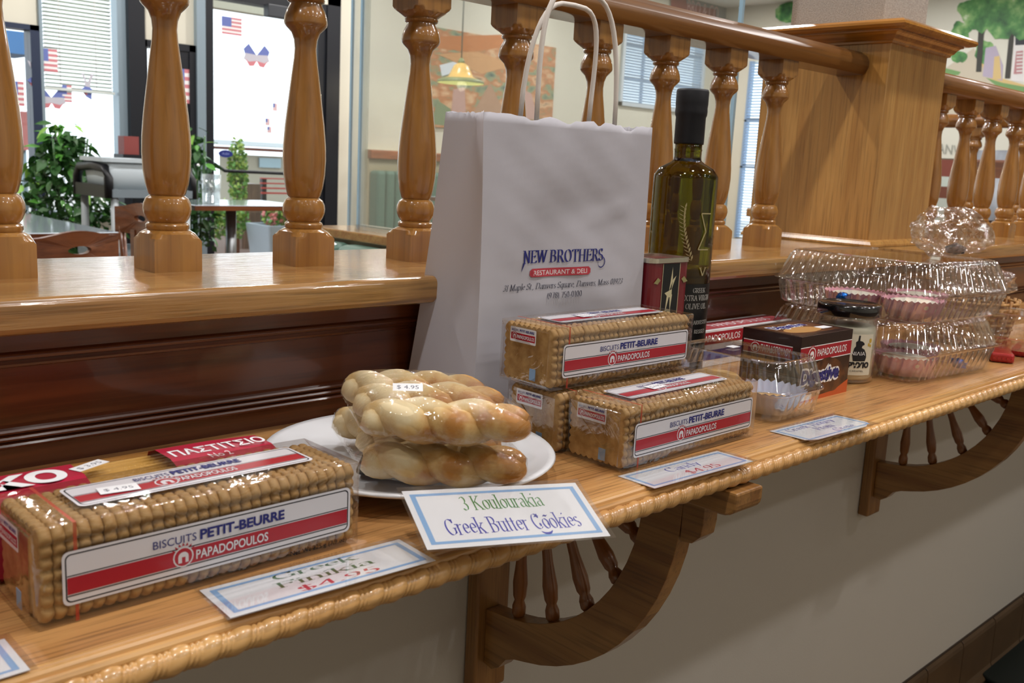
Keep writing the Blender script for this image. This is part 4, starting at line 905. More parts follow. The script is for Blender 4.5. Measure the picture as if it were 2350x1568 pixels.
bear = [(.0045, .030), (.003, .038), (.0045, .046), (.0065, .049), (.006, .054), (.0085, .056), (.0092, .0625), (.0115, .0625), (.0112, .056), (.0150, .055), (.0175, .053), (.0180, .051), (.0150, .0495), (.0145, .047), (.0185, .045), (.0215, .040), (.0225, .035), (.021, .030)]
pr.poly([(x+.002, z) for x, z in bear], 0)
pr.poly(arc(.029, .056, .0022, .003, 0, 340, 12), 2); pr.poly(arc(.0265, .051, .0016, .0022, 0, 340, 12), 2); pr.poly(arc(.0295, .0495, .0014, .0018, 0, 340, 12), 2)
pr.text('ΒΑΝΙΛΙΑ', -.006, .022, .0375, .0045, 1); pr.text('ΒΡΥΧΙΟ', -.006, .030, .022, .0062, 0, bold=0.08); pr.text('CARAMEL', .004, .022, .0165, .002, 0)
pr.emit('label_print', [inkblack, white_m, mat('ink_honey', 'c2a23c', 0.5)], jl, cyl(0.0376, aj+0.12), fine=0.004)
# ---- clear clamshell boxes
def loop(hx, hy, r, n=160, amp=0.0, rib=0, z=0.0):
    base = []; 
    per = [(hx-r, hy-r, 0), (-(hx-r), hy-r, 90), (-(hx-r), -(hy-r), 180), (hx-r, -(hy-r), 270)]
    pts = []
    Ls = [2*(hy-r), PI*r/2, 2*(hx-r), PI*r/2]*1
    tot = 4*(hx-r) + 4*(hy-r) + 2*PI*r
    for i in range(n):
        d = tot*i/n; 
        segs = [('l', (hx, -(hy-r)), (0, 1), 2*(hy-r), (1, 0)), ('c', (hx-r, hy-r), 0, PI*r/2, None), ('l', (hx-r, hy), (-1, 0), 2*(hx-r), (0, 1)), ('c', (-(hx-r), hy-r), 90, PI*r/2, None), ('l', (-hx, hy-r), (0, -1), 2*(hy-r), (-1, 0)), ('c', (-(hx-r), -(hy-r)), 180, PI*r/2, None), ('l', (-(hx-r), -hy), (1, 0), 2*(hx-r), (0, -1)), ('c', (hx-r, -(hy-r)), 270, PI*r/2, None)]
        for kd, p, q, L, nn in segs:
            if d <= L:
                if kd == 'l': x, y = p[0]+q[0]*d, p[1]+q[1]*d; nx_, ny_ = nn
                else: a = math.radians(q + 90*d/L); nx_, ny_ = math.cos(a), math.sin(a); x, y = p[0]+r*nx_, p[1]+r*ny_
                break
            d -= L
        k = amp*(1-2*abs(math.sin(PI*rib*i/n))**0.7) if rib else 0
        pts.append((x + nx_*k, y + ny_*k, z))
    return pts
def clamshell(label, loc, rz, hx, hy, hb, hl, rib, amp, group, n=320):
    t = thing('clear_box', label, 'food box', loc, rz, group)
    kw = dict(n=n, rib=rib)
    m = MB(); m.rings([loop(hx*.86, hy*.86, .02, z=0.0006, amp=amp*.3, **kw), loop(hx*.89, hy*.89, .014, z=0.004, amp=amp, **kw), loop(hx*.95, hy*.95, .022, z=hb*.9, amp=amp, **kw), loop(hx*.955, hy*.955, .022, z=hb, n=n), loop(hx, hy, .024, z=hb+0.0004, n=n), loop(hx, hy, .024, z=hb+0.0022, n=n)], 0, True, True, False)
    m.build('base', clam_m, t)
    m = MB(); z0 = hb+0.0030
    m.rings([loop(hx, hy, .024, z=z0, n=n), loop(hx*.965, hy*.965, .022, z=z0+.0006, n=n), loop(hx*.955, hy*.955, .022, z=z0+.002, amp=amp, **kw), loop(hx*.87, hy*.87, .02, z=z0+hl*.82, amp=amp, **kw), loop(hx*.84, hy*.84, .02, z=z0+hl*.97, amp=amp*.6, **kw), loop(hx*.81, hy*.81, .02, z=z0+hl, n=n), loop(hx*.79, hy*.79, .02, z=z0+hl, n=n), loop(hx*.78, hy*.78, .018, z=z0+hl-.002, n=n)], 0, True, False, True)
    m.build('lid', clam_m, t)
    return t
KX, KY, KR = 1.316, -0.170, math.radians(-5)
G2 = 'stacked ribbed clear boxes'
clamshell('lower clear ribbed plastic box of the stack, with pink paper cups', (KX, KY, 0.0), KR, 0.117, 0.122, 0.036, 0.037, 58, 0.0023, G2, n=464)
clamshell('upper clear ribbed plastic box of the stack, with pink floral cups', (KX+0.004, KY-0.004, 0.0770), KR, 0.117, 0.122, 0.034, 0.040, 58, 0.0023, G2, n=464)
SX, SY = 0.914, -0.205
clamshell('small clear plastic box with cookies in white cups beside the chocolate carton', (SX, SY, 0.0), 0.0, 0.052, 0.080, 0.029, 0.031, 40, 0.0006, None, n=200)
def cup_mb(r0, r1, h, pleats=30, amp=0.04, n=120):
    m = MB(); rs = []
    for r, z in ((0.001, 0.0008), (r0*.95, 0.0008), (r0, 0.0012), ((r0+r1)/2, h*.5), (r1, h)):
        rs.append([(r*(1+amp*(z/h)*math.cos(pleats*2*PI*i/n))*math.cos(2*PI*i/n), r*(1+amp*(z/h)*math.cos(pleats*2*PI*i/n))*math.sin(2*PI*i/n), z + (0.0012*math.cos(pleats*2*PI*i/n) if z == h else 0)) for i in range(n)])
    m.rings(rs, 0, True, False, False); return m
def pinkcup():
    name = 'cup_pink_floral'
    if name in MATS: return MATS[name]
    m = tworamp(name, 'voronoi', 55, [(0.0, 'e8c84a'), (0.14, 'f4efe4'), (0.22, 'ee9ab0'), (0.42, 'f4bccb'), (1.0, 'ea9ab4')], 0.6); return m
pinkm = pinkcup(); whitecup = mat('cup_white', 'cdd2ea', 0.6, sss=0.2)
crumb = tworamp('cookie_pale', 'noise', 90, [(0.3, 'c89a58'), (0.7, 'e2c088')], 0.7, bump=0.2)
icing = mat('sugar_white', 'e8e2d2', 0.7, bump=0.3, bscale=150)
def cupped(label, loc, r, h, cm_, fm, cat='pastry', group='pastries in pink paper cups'):
    t = thing('cupped_pastry', label, cat, loc, 0, group)
    cup_mb(r*.78, r, h, 34, 0.014, 136).build('paper_cup', cm_, t)
    MB().lathe([(r*.6, 0.003), (r*.78, h*.45), (r*.84, h*.70), (r*.7, h*.90), (r*.4, h*.98), (0.001, h*1.0)], 28).build('pastry', fm, t)
    return t
Rk = Matrix.Rotation(KR, 3, 'Z')
def inbox(dx, dy, z): v = Rk @ Vector((dx, dy, 0)); return (KX+v.x, KY+v.y, z)
cupped('pastry in a pink floral cup, front right in the upper ribbed box', inbox(-0.048, -0.068, 0.0785), 0.0405, 0.024, pinkm, icing)
cupped('pastry in a pink floral cup, middle left in the upper ribbed box', inbox(-0.058, 0.012, 0.0785), 0.0405, 0.024, pinkm, icing)
cupped('pastry in a pink floral cup, at the back of the upper ribbed box', inbox(0.032, -0.030, 0.0785), 0.0405, 0.024, pinkm, icing)
cupped('pastry in a pink floral cup, front corner of the lower ribbed box', inbox(-0.048, -0.066, 0.0016), 0.0405, 0.026, pinkm, icing)
cupped('pastry in a pink floral cup, centre of the lower ribbed box', inbox(0.034, -0.028, 0.0016), 0.0405, 0.026, pinkm, icing)
def candy(label, loc, r=0.008):
    t = thing('foil_candy', label, 'candy', loc, random.uniform(0, 3), 'blue foil candies in the ribbed boxes')
    fm = mat('foil_blue', '2468c8', 0.15, metal=0.9, bump=0.8, bscale=300)
    MB().lathe([(0.001, -r*.8), (r*.7, -r*.6), (r, 0), (r*.7, r*.6), (0.001, r*.8)], 16).build('body', fm, t)
    for s in (-1, 1): MB().rings([[(s*r*.9, 0.0015*math.cos(a), 0.0015*math.sin(a)) for a in [k*PI/4 for k in range(8)]], [(s*r*1.9, 0.006*math.cos(a)*(1 if k % 2 else .6), 0.006*math.sin(a)*(1 if k % 2 else .6)) for k, a in enumerate([k*PI/4 for k in range(8)])]], 0, False).build('twist_end', fm, t)
    return t
candy('blue foil wrapped candy at the left corner of the upper ribbed box', inbox(-0.098, 0.005, 0.0965), 0.009)
candy('blue foil wrapped candy at the right of the lower ribbed box', inbox(0.040, -0.096, 0.0130), 0.009)
t = thing('cupped_pastry', 'golden cookie in the small clear box, behind the empty looking white cup', 'pastry', (SX-0.004, SY+0.032, 0.0016), 0, 'cookies in the small clear box')
cup_mb(0.026, 0.036, 0.018).build('paper_cup', whitecup, t); MB().lathe([(0.020, 0.003), (0.030, 0.012), (0.032, 0.022), (0.024, 0.029), (0.001, 0.031)], 30).build('cookie', crumb, t)
t = thing('cupped_pastry', 'white pleated paper cup with a cookie at the front of the small clear box', 'pastry', (SX-0.002, SY-0.037, 0.0016), 0, 'cookies in the small clear box')
cup_mb(0.024, 0.038, 0.026).build('paper_cup', whitecup, t); MB().lathe([(0.016, 0.003), (0.026, 0.010), (0.024, 0.015), (0.001, 0.017)], 26).build('cookie', crumb, t)
tag(MB().box(-0.007, 0.007, -0.005, 0.005, 0, 0.0003).build('price_sticker', white_m, None, (SX+0.004, SY+0.018, 0.0625)), 'small white price sticker on the lid of the small clear box', 'sticker')
# ---- crumpled cellophane bag on the stack
def crumple(label, loc, rx, ry, rz_, seed, cat, content=None, group=None):
    t = thing('cellophane_bag', label, cat, loc, 0, group); rnd = random.Random(seed)
    bm = bmesh.new(); bmesh.ops.create_icosphere(bm, subdivisions=4, radius=1.0)
    from mathutils import noise
    for v in bm.verts:
        n = v.co.normalized(); k = 1 + 0.35*noise.noise(n*1.6 + Vector((seed, 0, 0))) + 0.22*abs(noise.noise(n*4 + Vector((0, seed, 0)))) - 0.10*abs(noise.noise(n*9 + Vector((seed, seed, 0))))
        v.co = Vector((n.x*rx*k, n.y*ry*k, max(n.z, -0.75)*rz_*k))
    zmin = min(v.co.z for v in bm.verts)
    for v in bm.verts: v.co.z -= zmin
    me = bpy.data.meshes.new('film'); bm.to_mesh(me); bm.free(); me.materials.append(film('cellophane', (0.97, 0.96, 0.95), 0.10, 0.6, 0.08, 0.7, 60))
    o = bpy.data.objects.new('film', me); COL.objects.link(o); o.parent = t
    return t
cbp = inbox(0.072, -0.045, 0.1535)
t = crumple('crumpled cellophane bag lying on top of the ribbed boxes', cbp, 0.070, 0.045, 0.034, 5, 'bag')
MB().lathe([(0.001, 0.004), (0.012, 0.006), (0.014, 0.014), (0.001, 0.02)], 12).build('dark_filling', mat('filling_dark', '20242e', 0.4), t, (0.0, -0.01, 0.0))
# ---- basket and further boxes at the right end
bk = thing('wicker_basket', 'small woven wicker basket wrapped in plastic at the right end', 'basket', (1.640, -0.165, 0.0))
wk = wood('wicker', 'a8743a', 'c89a5c', 'Z', 2, 0.5, 0.1, 0.3)
for k in range(9):
    z = 0.002 + k*0.0085; r = 0.058 + 0.0016*k; m = MB(); n = 48
    m.tube([((r+0.0022*math.cos(12*2*PI*i/n + k*PI))*math.cos(2*PI*i/n), (r+0.0022*math.cos(12*2*PI*i/n + k*PI))*math.sin(2*PI*i/n), z) for i in range(n+1)], 0.0030, 6); m.build('strand', wk, bk)
for k in range(24):
    a = 2*PI*k/24; MB().tube([(0.058*math.cos(a), 0.058*math.sin(a), 0.001), (0.0725*math.cos(a), 0.0725*math.sin(a), 0.076)], 0.0026, 6).build('stake', wk, bk)
m = MB(); m.lathe([(0.001, 0.0005), (0.055, 0.0005), (0.055, 0.003), (0.001, 0.003)], 24); m.build('bottom', wk, bk)
crumple('clear plastic wrap bunched over the wicker basket at the right end', (1.640, -0.165, 0.0775), 0.075, 0.06, 0.026, 9, 'wrap')
clamshell('clear plastic box cut off by the right edge of the picture', (1.560, -0.268, 0.0165), 0.1, 0.060, 0.052, 0.018, 0.032, 30, 0.0006, None, n=160)
def redpk(label, loc, rz):
    t = thing('red_packet', label, 'packet', loc, rz, 'red packets under the clear box')
    m = MB(); m.prism(rrect(-0.038, 0.038, -0.016, 0.016, 0.004), FZ, 0.0005, 0.0140); m.build('body', mat('packet_red_gloss', 'b02a2a', 0.3, coat=0.5), t, bevel=0.003)
    m = MB()
    for k in range(5): m.box(-0.042, -0.037, -0.014+k*0.006, -0.011+k*0.006, 0.0055, 0.008)
    m.build('crimped_end', mat('packet_red_gloss', 'b02a2a', 0.3, coat=0.5), t); return t
redpk('red packet lying under the right-hand clear box, nearer the ribbed boxes', (1.520, -0.262, 0.0), 0.45)
redpk('red packet lying under the right-hand clear box, at the picture edge', (1.606, -0.270, 0.0), 0.2)
# ================================================================== DINING ROOM
chair_m = wood('chair_wood', '5e3118', '7a4524', 'X', 1.0, 0.3, 0.4, 0.2)
lam_reflect = mat('table_laminate_reflect', 'c6d6e2', 0.12, coat=1.0)  # base colour lightened to stand in for the bright sky reflection
steel = mat('steel', 'a8acb0', 0.3, metal=0.8)
def table(label, cx, cy, hx, hy, zt, rz):
    t = thing('dining_table', label, 'table', (cx, cy, DFZ), rz, 'dining tables'); h = zt-DFZ
    MB().box(-hx, hx, -hy, hy, h-0.030, h).build('table_top', lam_reflect, t, bevel=0.004)
    m = MB(); m.rings([[(x, y, h-0.034) for x, y in ((-hx-.006, -hy-.006), (hx+.006, -hy-.006), (hx+.006, hy+.006), (-hx-.006, hy+.006))], [(x, y, h-0.003) for x, y in ((-hx-.006, -hy-.006), (hx+.006, -hy-.006), (hx+.006, hy+.006), (-hx-.006, hy+.006))], [(x, y, h-0.003) for x, y in ((-hx, -hy), (hx, -hy), (hx, hy), (-hx, hy))]], 0, False, True, False); m.build('edge_band', chair_m, t)
    MB().lathe([(0.035, 0.03), (0.035, h-0.034)], 16).build('pedestal', steel, t)
    MB().box(-0.28, 0.28, -0.035, 0.035, 0.0, 0.035).build('foot', black_m, t, bevel=0.01); MB().box(-0.035, 0.035, -0.28, 0.28, 0.0, 0.035).build('foot', black_m, t, bevel=0.01)
    return t
def chair(label, cx, cy, rz, topz=0.86, w=0.22):
    """back at local -y side, crest rail with a hand slot"""
    t = thing('dining_chair', label, 'chair', (cx, cy, DFZ), rz, 'wooden dining chairs')
    n = 40; outer = []; inner = []
    for i in range(n):
        a = 2*PI*i/n; ca, sa = math.cos(a), math.sin(a); k = 1/max(abs(ca), abs(sa))
        x, z = ca*k*w, sa*k*0.075; 
        if sa > 0.5: z += 0.014*math.cos(x/w*PI*1.0) - 0.006
        outer.append((x, z)); inner.append((0.055*ca, 0.016*sa + 0.006))
    m = MB(); yb = lambda x: -0.2 + 0.03*(x/w)**2
    fr = [(x, yb(x), topz-0.075+z) for x, z in outer]; fi = [(x, yb(x), topz-0.075+z) for x, z in inner]
    bi = [(x, yb(x)+0.022, topz-0.075+z) for x, z in inner]; bo_ = [(x, yb(x)+0.022, topz-0.075+z) for x, z in outer]
    m.rings([fr, fi, bi, bo_, fr], 0, False, False, False); m.build('crest_rail', chair_m, t)
    for sx in (-1, 1):
        MB().tube([(sx*w*.86, -0.20, 0.0), (sx*w*.86, -0.185, 0.45), (sx*w*.86, -0.17, topz-0.12)], 0.018, 8).build('leg', chair_m, t)
        MB().tube([(sx*w*.82, 0.19, 0.0), (sx*w*.80, 0.18, 0.43)], 0.018, 8).build('leg', chair_m, t)
        for k in (0.33,): MB().box(sx*w*k-0.02, sx*w*k+0.02, -0.185, -0.170, 0.46, topz-0.13).build('splat', chair_m, t)
    MB().prism(rrect(-w, w, -0.2, 0.22, 0.04), FZ, 0.43, 0.465).build('seat', mat('seat_green', '3c5648', 0.5), t, bevel=0.008)
    return t
ZT = -0.13
ta = at_z(272, 533, ZT); table('blue-grey topped dining table at the left behind the first balusters', ta.x-0.36, ta.y+0.60, 0.36, 0.60, ZT, 0.0)
chair('brown wooden chair in front of the left table, hand slot in its back', 1.36, 3.36, 0.34, 0.78, 0.215)
chair('brown wooden chair at the right side of the left table', ta.x+0.14, ta.y+0.50, PI/2+0.1, 0.84, 0.20)
tb_ = at_y(655, 470, 5.35); table('small blue-grey table in front of the glass door', tb_.x-0.42, 5.35, 0.42, 0.34, at_y(560, 472, 5.35-0.34).z, 0.0)
# water pitcher-like clear tumbler on that table
tz = at_y(560, 472, 5.35-0.34).z
gp_ = at_y(476, 440, 5.30)
g = MB().lathe([(0.001, 0.001), (0.055, 0.001), (0.062, 0.19), (0.059, 0.19), (0.052, 0.006), (0.001, 0.006)], 24).build('glass_jug', film('jug_glass', (0.9, 0.93, 0.93), 0.12, 0.8, 0.03), None, (tb_.x-0.64, 5.20, tz))
tag(g, 'clear glass jug on the small table by the door', 'jug')
# ---- bus cart with grey tub
CY_ = 5.0
c0, c1 = at_y(172, 410, CY_+0.25), at_y(452, 430, CY_-0.25)
ct = thing('service_cart', 'grey and black plastic bus cart by the window', 'cart', (0, 0, 0))
gx0, gx1, gy0, gy1 = c0.x, c1.x, CY_-0.25, CY_+0.28
zt_ = at_y(300, 436, gy0).z
cart_g = mat('cart_grey', '7d8a92', 0.45); cart_b = mat('cart_black', '16181c', 0.4)
for zz in (zt_, zt_-0.36, DFZ+0.14): MB().rings([[(x, y, zz-0.045) for x, y in rrect(gx0, gx1, gy0, gy1, .05)], [(x, y, zz) for x, y in rrect(gx0, gx1, gy0, gy1, .05)], [(x, y, zz) for x, y in rrect(gx0+.02, gx1-.02, gy0+.02, gy1-.02, .04)], [(x, y, zz-0.03) for x, y in rrect(gx0+.02, gx1-.02, gy0+.02, gy1-.02, .04)]], 0, False).build('tray', cart_g, ct)
for x in (gx0+.05, gx1-.05):
    for y in (gy0+.04, gy1-.04):
        MB().lathe([(0.022, DFZ+0.08), (0.022, zt_)], 12, (x, y, 0)).build('post', mat('cart_post', 'aeb6ba', 0.4), ct)
        MB().lathe([(0.001, 0), (0.04, 0), (0.04, 0.03), (0.001, 0.03)], 14).build('caster', cart_b, ct, (x-0.0, y+.015, DFZ+0.0405), (PI/2, 0, 0))
for x in (gx0+.015, gx1-.015):
    m = MB(); m.tube([(x, gy0+.03, zt_-0.05), (x, gy0+.03, zt_+0.06), (x, gy0+.08, zt_+0.115), (x, CY_, zt_+0.125), (x, gy1-.08, zt_+0.115), (x, gy1-.03, zt_+0.06), (x, gy1-.03, zt_-0.05)], 0.026, 10); m.build('end_handle', cart_b, ct)
    MB().box(x-.02, x+.02, gy0+.03, gy1-.03, zt_-.05, zt_+.02).build('end_panel', cart_b, ct)
m = MB(); m.tube([(gx0+.02, gy0+.0, zt_-0.02), (gx0+.02, gy0-.02, zt_+0.05), (gx0+.10, gy0-.02, zt_+0.11), ((gx0+gx1)/2, gy0-.02, zt_+0.12)], 0.004, 6)
q0, q1 = at_y(228, 362, CY_-0.1), at_y(330, 372, CY_-0.1)
tb = thing('bus_tub', 'light grey plastic tub standing on the bus cart', 'tub', ((q0.x+q1.x)/2+0.03, CY_, zt_-0.029))
hx = (q1.x-q0.x)/2+0.03; hh = q0.z-zt_+0.029
m = MB(); m.rings([[(x, y, 0.001) for x, y in rrect(-hx*.86, hx*.86, -.16, .16, .04)], [(x, y, hh) for x, y in rrect(-hx, hx, -.19, .19, .05)], [(x, y, hh) for x, y in rrect(-hx+.008, hx-.008, -.182, .182, .045)], [(x, y, 0.006) for x, y in rrect(-hx*.85, hx*.85, -.155, .155, .04)]], 0, True); m.build('body', mat('tub_grey', 'c2ced4', 0.4), tb)
m = MB(); m.rings([[(x, y, hh-.02) for x, y in rrect(-hx-.016, hx+.016, -.206, .206, .06)], [(x, y, hh+.002) for x, y in rrect(-hx-.016, hx+.016, -.206, .206, .06)], [(x, y, hh+.002) for x, y in rrect(-hx+.004, hx-.004, -.186, .186, .05)]], 0, False, False, False); m.build('rim', mat('tub_grey', 'c2ced4', 0.4), tb)
# ---- leafy plants in front of the window
leafmats = [mat('leaf_dark', '2f5a28', 0.4, coat=0.2), mat('leaf_mid', '4d8a34', 0.4, coat=0.2), mat('leaf_light', '86b84e', 0.4)]
def leaf_mb():
    m = MB(); L = 0.11; W = 0.032; prof = [(0, 0.001), (0.12, 0.55), (0.35, 1.0), (0.6, 0.8), (0.85, 0.35), (1.0, 0.02)]; o = []
    for s in (-1, 0, 1): o += [(u*L, s*w_*W, -0.03*u*u + (0.006 if s else 0)) for u, w_ in prof]
    m.v = o
    for r in (0, 1):
        for i in range(5): m.face((r*6+i, r*6+i+1, (r+1)*6+i+1, (r+1)*6+i), 0, True)
    return m
protos = []
def plant(label, base, rx, h, n, seed, spread=1.0, pot=True):
    rnd = random.Random(seed); t = thing('potted_plant', label, 'plant', base)
    inner = MB()
    for k in range(int(n*4)):
        u = rnd.uniform(0.15, 0.92); r = rx*0.85*math.sqrt(rnd.random())*(1.0 - 0.75*max(0, u-.55)/.45); a = rnd.uniform(0, 2*PI); c = Vector((r*math.cos(a), r*math.sin(a), 0.25+(h-0.25)*u)); d1 = Vector((rnd.uniform(-1, 1), rnd.uniform(-1, 1), rnd.uniform(-1, 1))).normalized()*0.035; d2 = d1.cross(Vector((rnd.uniform(-1, 1), rnd.uniform(-1, 1), rnd.uniform(-1, 1)))).normalized()*0.02
        inner.add([c-d1, c+d2, c+d1, c-d2], [(0, 1, 2, 3)])
    io = inner.build('inner_foliage', leafmats[0], t); io['kind'] = 'stuff'
    if pot: MB().lathe([(0.001, 0), (0.13, 0), (0.17, 0.28), (0.16, 0.28), (0.14, 0.05), (0.001, 0.05)], 24).build('pot', mat('pot_terracotta', 'a06034', 0.6), t)
    for k in range(7):
        a = rnd.uniform(0, 2*PI); MB().tube([(0.03*math.cos(a), 0.03*math.sin(a), 0.05 if pot else 0), (rx*.25*math.cos(a), rx*.25*math.sin(a), h*.5), (rx*.5*math.cos(a), rx*.5*math.sin(a), h*rnd.uniform(.75, .95))], 0.007, 6).build('stem', leafmats[0], t)
    for k in range(n):
        u = rnd.uniform(0.02, 1.0); z = (0.25 if pot else 0.0) + (h-0.25)*u; r = rx*math.sqrt(rnd.random())*(1.0 - 0.7*max(0, u-.55)/.45)*(0.7+.3*min(1, u*3)); a = rnd.uniform(0, 2*PI)
        mi = rnd.choice((0, 0, 1, 1, 2) if u > .5 else (0, 0, 0, 1, 1))
        if len(protos) <= 2:
            pass
        rot = (rnd.uniform(-.7, .7), rnd.uniform(-.3, 1.0), a + rnd.uniform(-.8, .8)); loc = (r*math.cos(a), r*math.sin(a), z); sc = rnd.uniform(.5, .95)
        key = mi
        if PROTO.get(key) is None:
            o = leaf_mb().build('leaf', leafmats[mi], t, loc, rot); PROTO[key] = o; o.scale = (sc,)*3
        else: share(PROTO[key], t, loc, rot, (sc,)*3)
PROTO = {}
plant('large bushy green plant in a pot between left window and cart', (at_y(150, 400, 5.75).x, 5.75, DFZ), 0.33, at_y(150, 285, 5.75).z-DFZ, 290, 4)
plant('smaller green plant behind the cart, left of the glass door', (at_y(448, 350, 5.95).x, 5.95, DFZ), 0.16, at_y(455, 290, 5.95).z-DFZ, 60, 8)
# slim brown planter stand and red box near the column
rb = at_y(312, 338, 5.7); o = MB().box(-.05, .05, -.05, .05, 0, 0.12).build('red_box', mat('box_red_dull', '8c4440', 0.5), None, (rb.x, 5.82, rb.z-0.05)); tag(o, 'small red box on the window shelf beside the black column', 'box')
sh2 = MB().box(rb.x-0.07, rb.x+0.2, 5.74, 5.90, rb.z-0.075, rb.z-0.0501); sh2.box(rb.x-0.06, rb.x-0.02, 5.76, 5.88, DFZ, rb.z-0.075); sh2.box(rb.x+0.15, rb.x+0.19, 5.76, 5.88, DFZ, rb.z-0.075)
tag(sh2.build('stand', black_m), 'dark stand beside the black column, behind the cart', 'stand')
# ---- flag decals on the glass
FM = [mat('flag_white', 'f0eeee', 0.6), mat('flag_red_glare', 'd08088', 0.6), mat('flag_blue_glare', '6a78b8', 0.6), mat('flag_grey', 'c4c2cc', 0.6)]  # decal colours paled, the window glare is mixed into them
def flag(label, px, py, w, h, Y=YW-0.02, vertical=False):
    p = at_y(px, py, Y); pr = Print(); n = 9
    for k in range(n): pr.rect(0, w, h*k/n, h*(k+1)/n, 1 if k % 2 == 0 else 0)
    pr.rect(0, w*.48, h*.45, h, 2)
    o = pr.emit('flag_decal', FM, None, lambda u, v, l: (u-w/2, -l*3, v-h/2)); o.location = p; tag(o, label, 'decal', 'flag decals on the glass')
flag('large stars and stripes decal at the top of the glass door', 532, 60, 0.17, 0.13)
flag('stars and stripes decal high on the tall window', 112, 138, 0.115, 0.15)
flag('small stars and stripes decal low on the tall window', 154, 215, 0.065, 0.115)
flag('stars and stripes decal on the narrow left window', 42, 215, 0.075, 0.16)
flag('tall striped flag decal on the sidelight beside the door', 424, 198, 0.085, 0.25)
flag('tiny flag decal on the door, left of the pair', 631, 246, 0.04, 0.06); flag('tiny flag decal low on the door, upper of two', 614, 280, 0.04, 0.055); flag('tiny flag decal low on the door, lower of two', 618, 298, 0.04, 0.05)
def bunting(label, px, py, s, tilt=0.0):
    p = at_y(px, py, YW-0.02); pr = Print()
    for d in (-1, 1):
        pr.poly([(d*.002, .005), (d*.06, .075), (d*.10, .035), (d*.085, -.005)], 2); pr.poly([(d*.0, .005), (d*.085, .01), (d*.10, -.03), (d*.06, -.05), (0, -.04)], 3); pr.poly([(0, -.035), (d*.06, -.045), (d*.085, -.03), (d*.055, -.075), (d*.02, -.07)], 1)
    o = pr.emit('bunting_decal', FM, None, lambda u, v, l: (u*s, -l*3, v*s)); o.location = p; tag(o, label, 'decal', 'bunting decals on the glass')
bunting('bow shaped bunting decal in the middle of the glass door', 589, 128, 1.15); bunting('glare-paled bunting decal low on the tall window', 118, 225, 0.95)
def eagle(label, px, py, s):
    p = at_y(px, py, YW-0.02); pr = Print(); pr.poly([(-.02, .09), (-.04, .10), (-.02, .05), (-.015, 0), (.02, 0), (.03, .05), (.05, .09), (.03, .10), (.012, .05), (0, .03)], 3); pr.poly([(-.015, .005), (-.045, -.02), (-.01, -.07), (.03, -.09), (.035, -.01), (.02, 0)], 2); pr.poly([(-.045, -.02), (-.035, -.035), (0, -.03), (.0, -.06), (-.02, -.055)], 1)
    o = pr.emit('eagle_decal', FM, None, lambda u, v, l: (u*s, -l*3, v*s)); o.location = p; tag(o, label, 'decal', 'bird shaped decals on the glass')
eagle('grey and blue bird shaped decal on the tall window', 200, 200, 0.95); eagle('bird shaped decal at the window post on the left', 80, 178, 1.1)
p = at_y(518, 353, YW-0.005); pr = Print(); pr.poly(arc(0, 0, 0.062, 0.029, 0, 350, 24), 0); pr.text('PUSH', -.028, .028, -.008, .016, 1)
o = pr.emit('push_decal', [mat('decal_blue', '1c2a78', 0.5), mat('decal_pale', '8f9ad0', 0.5)], None, lambda u, v, l: (u, -l*3, v)); o.location = p; tag(o, 'dark blue oval push decal on the glass door', 'decal')
# ---- divider with plexiglass behind the bag
XP = 1.60
dv = thing('booth_divider', 'low booth divider with oak cap and green vinyl back', 'divider', (0, 0, 0))
MB().box(XP-0.075, XP+0.075, 0.285, 1.66, 0.022, 0.048).build('cap', ledge_wood, dv, bevel=0.004)
MB().box(XP-0.05, XP+0.05, 0.285, 1.64, DFZ, 0.0215).build('panel', mat('divider_cream', 'b9b09c', 0.6), dv)
vin = mat('vinyl_green', '5f7f72', 0.35, coat=0.3)
for k in range(8): MB().box(XP-0.13, XP-0.051, 0.30+k*0.165, 0.455+k*0.165, -0.45, 0.015).build('cushion', vin, dv, bevel=0.025, segs=3)
px_ = thing('plexiglass_screen', 'tall clear plexiglass screen standing on the booth divider', 'screen', (0, 0, 0))
MB().box(XP-0.003, XP+0.003, 0.30, 1.52, 0.0485, 0.98).build('sheet', plexi_m, px_)
edge_m = mat('plexi_edge', 'a8cfe8', 0.2, alpha=0.8)
for y in (0.30, 1.52): MB().box(XP-0.0034, XP+0.0034, y-0.004, y+0.004, 0.0485, 0.98).build('edge', edge_m, px_)
MB().box(XP-0.012, XP+0.012, 0.30, 1.52, 0.0485, 0.062).build('channel', film('channel_clear', (0.9, 0.93, 0.95), 0.2, 0.7, 0.1), px_)
p2 = thing('plexiglass_screen', 'narrow clear plexiglass panel beside the black door post', 'screen', (0, 0, 0))
MB().box(XP+0.05, XP+0.056, 1.56, 1.64, 0.0485, 0.98).build('sheet', plexi_m, p2); MB().box(XP+0.0495, XP+0.0565, 1.64, 1.648, 0.0485, 0.98).build('edge', edge_m, p2)
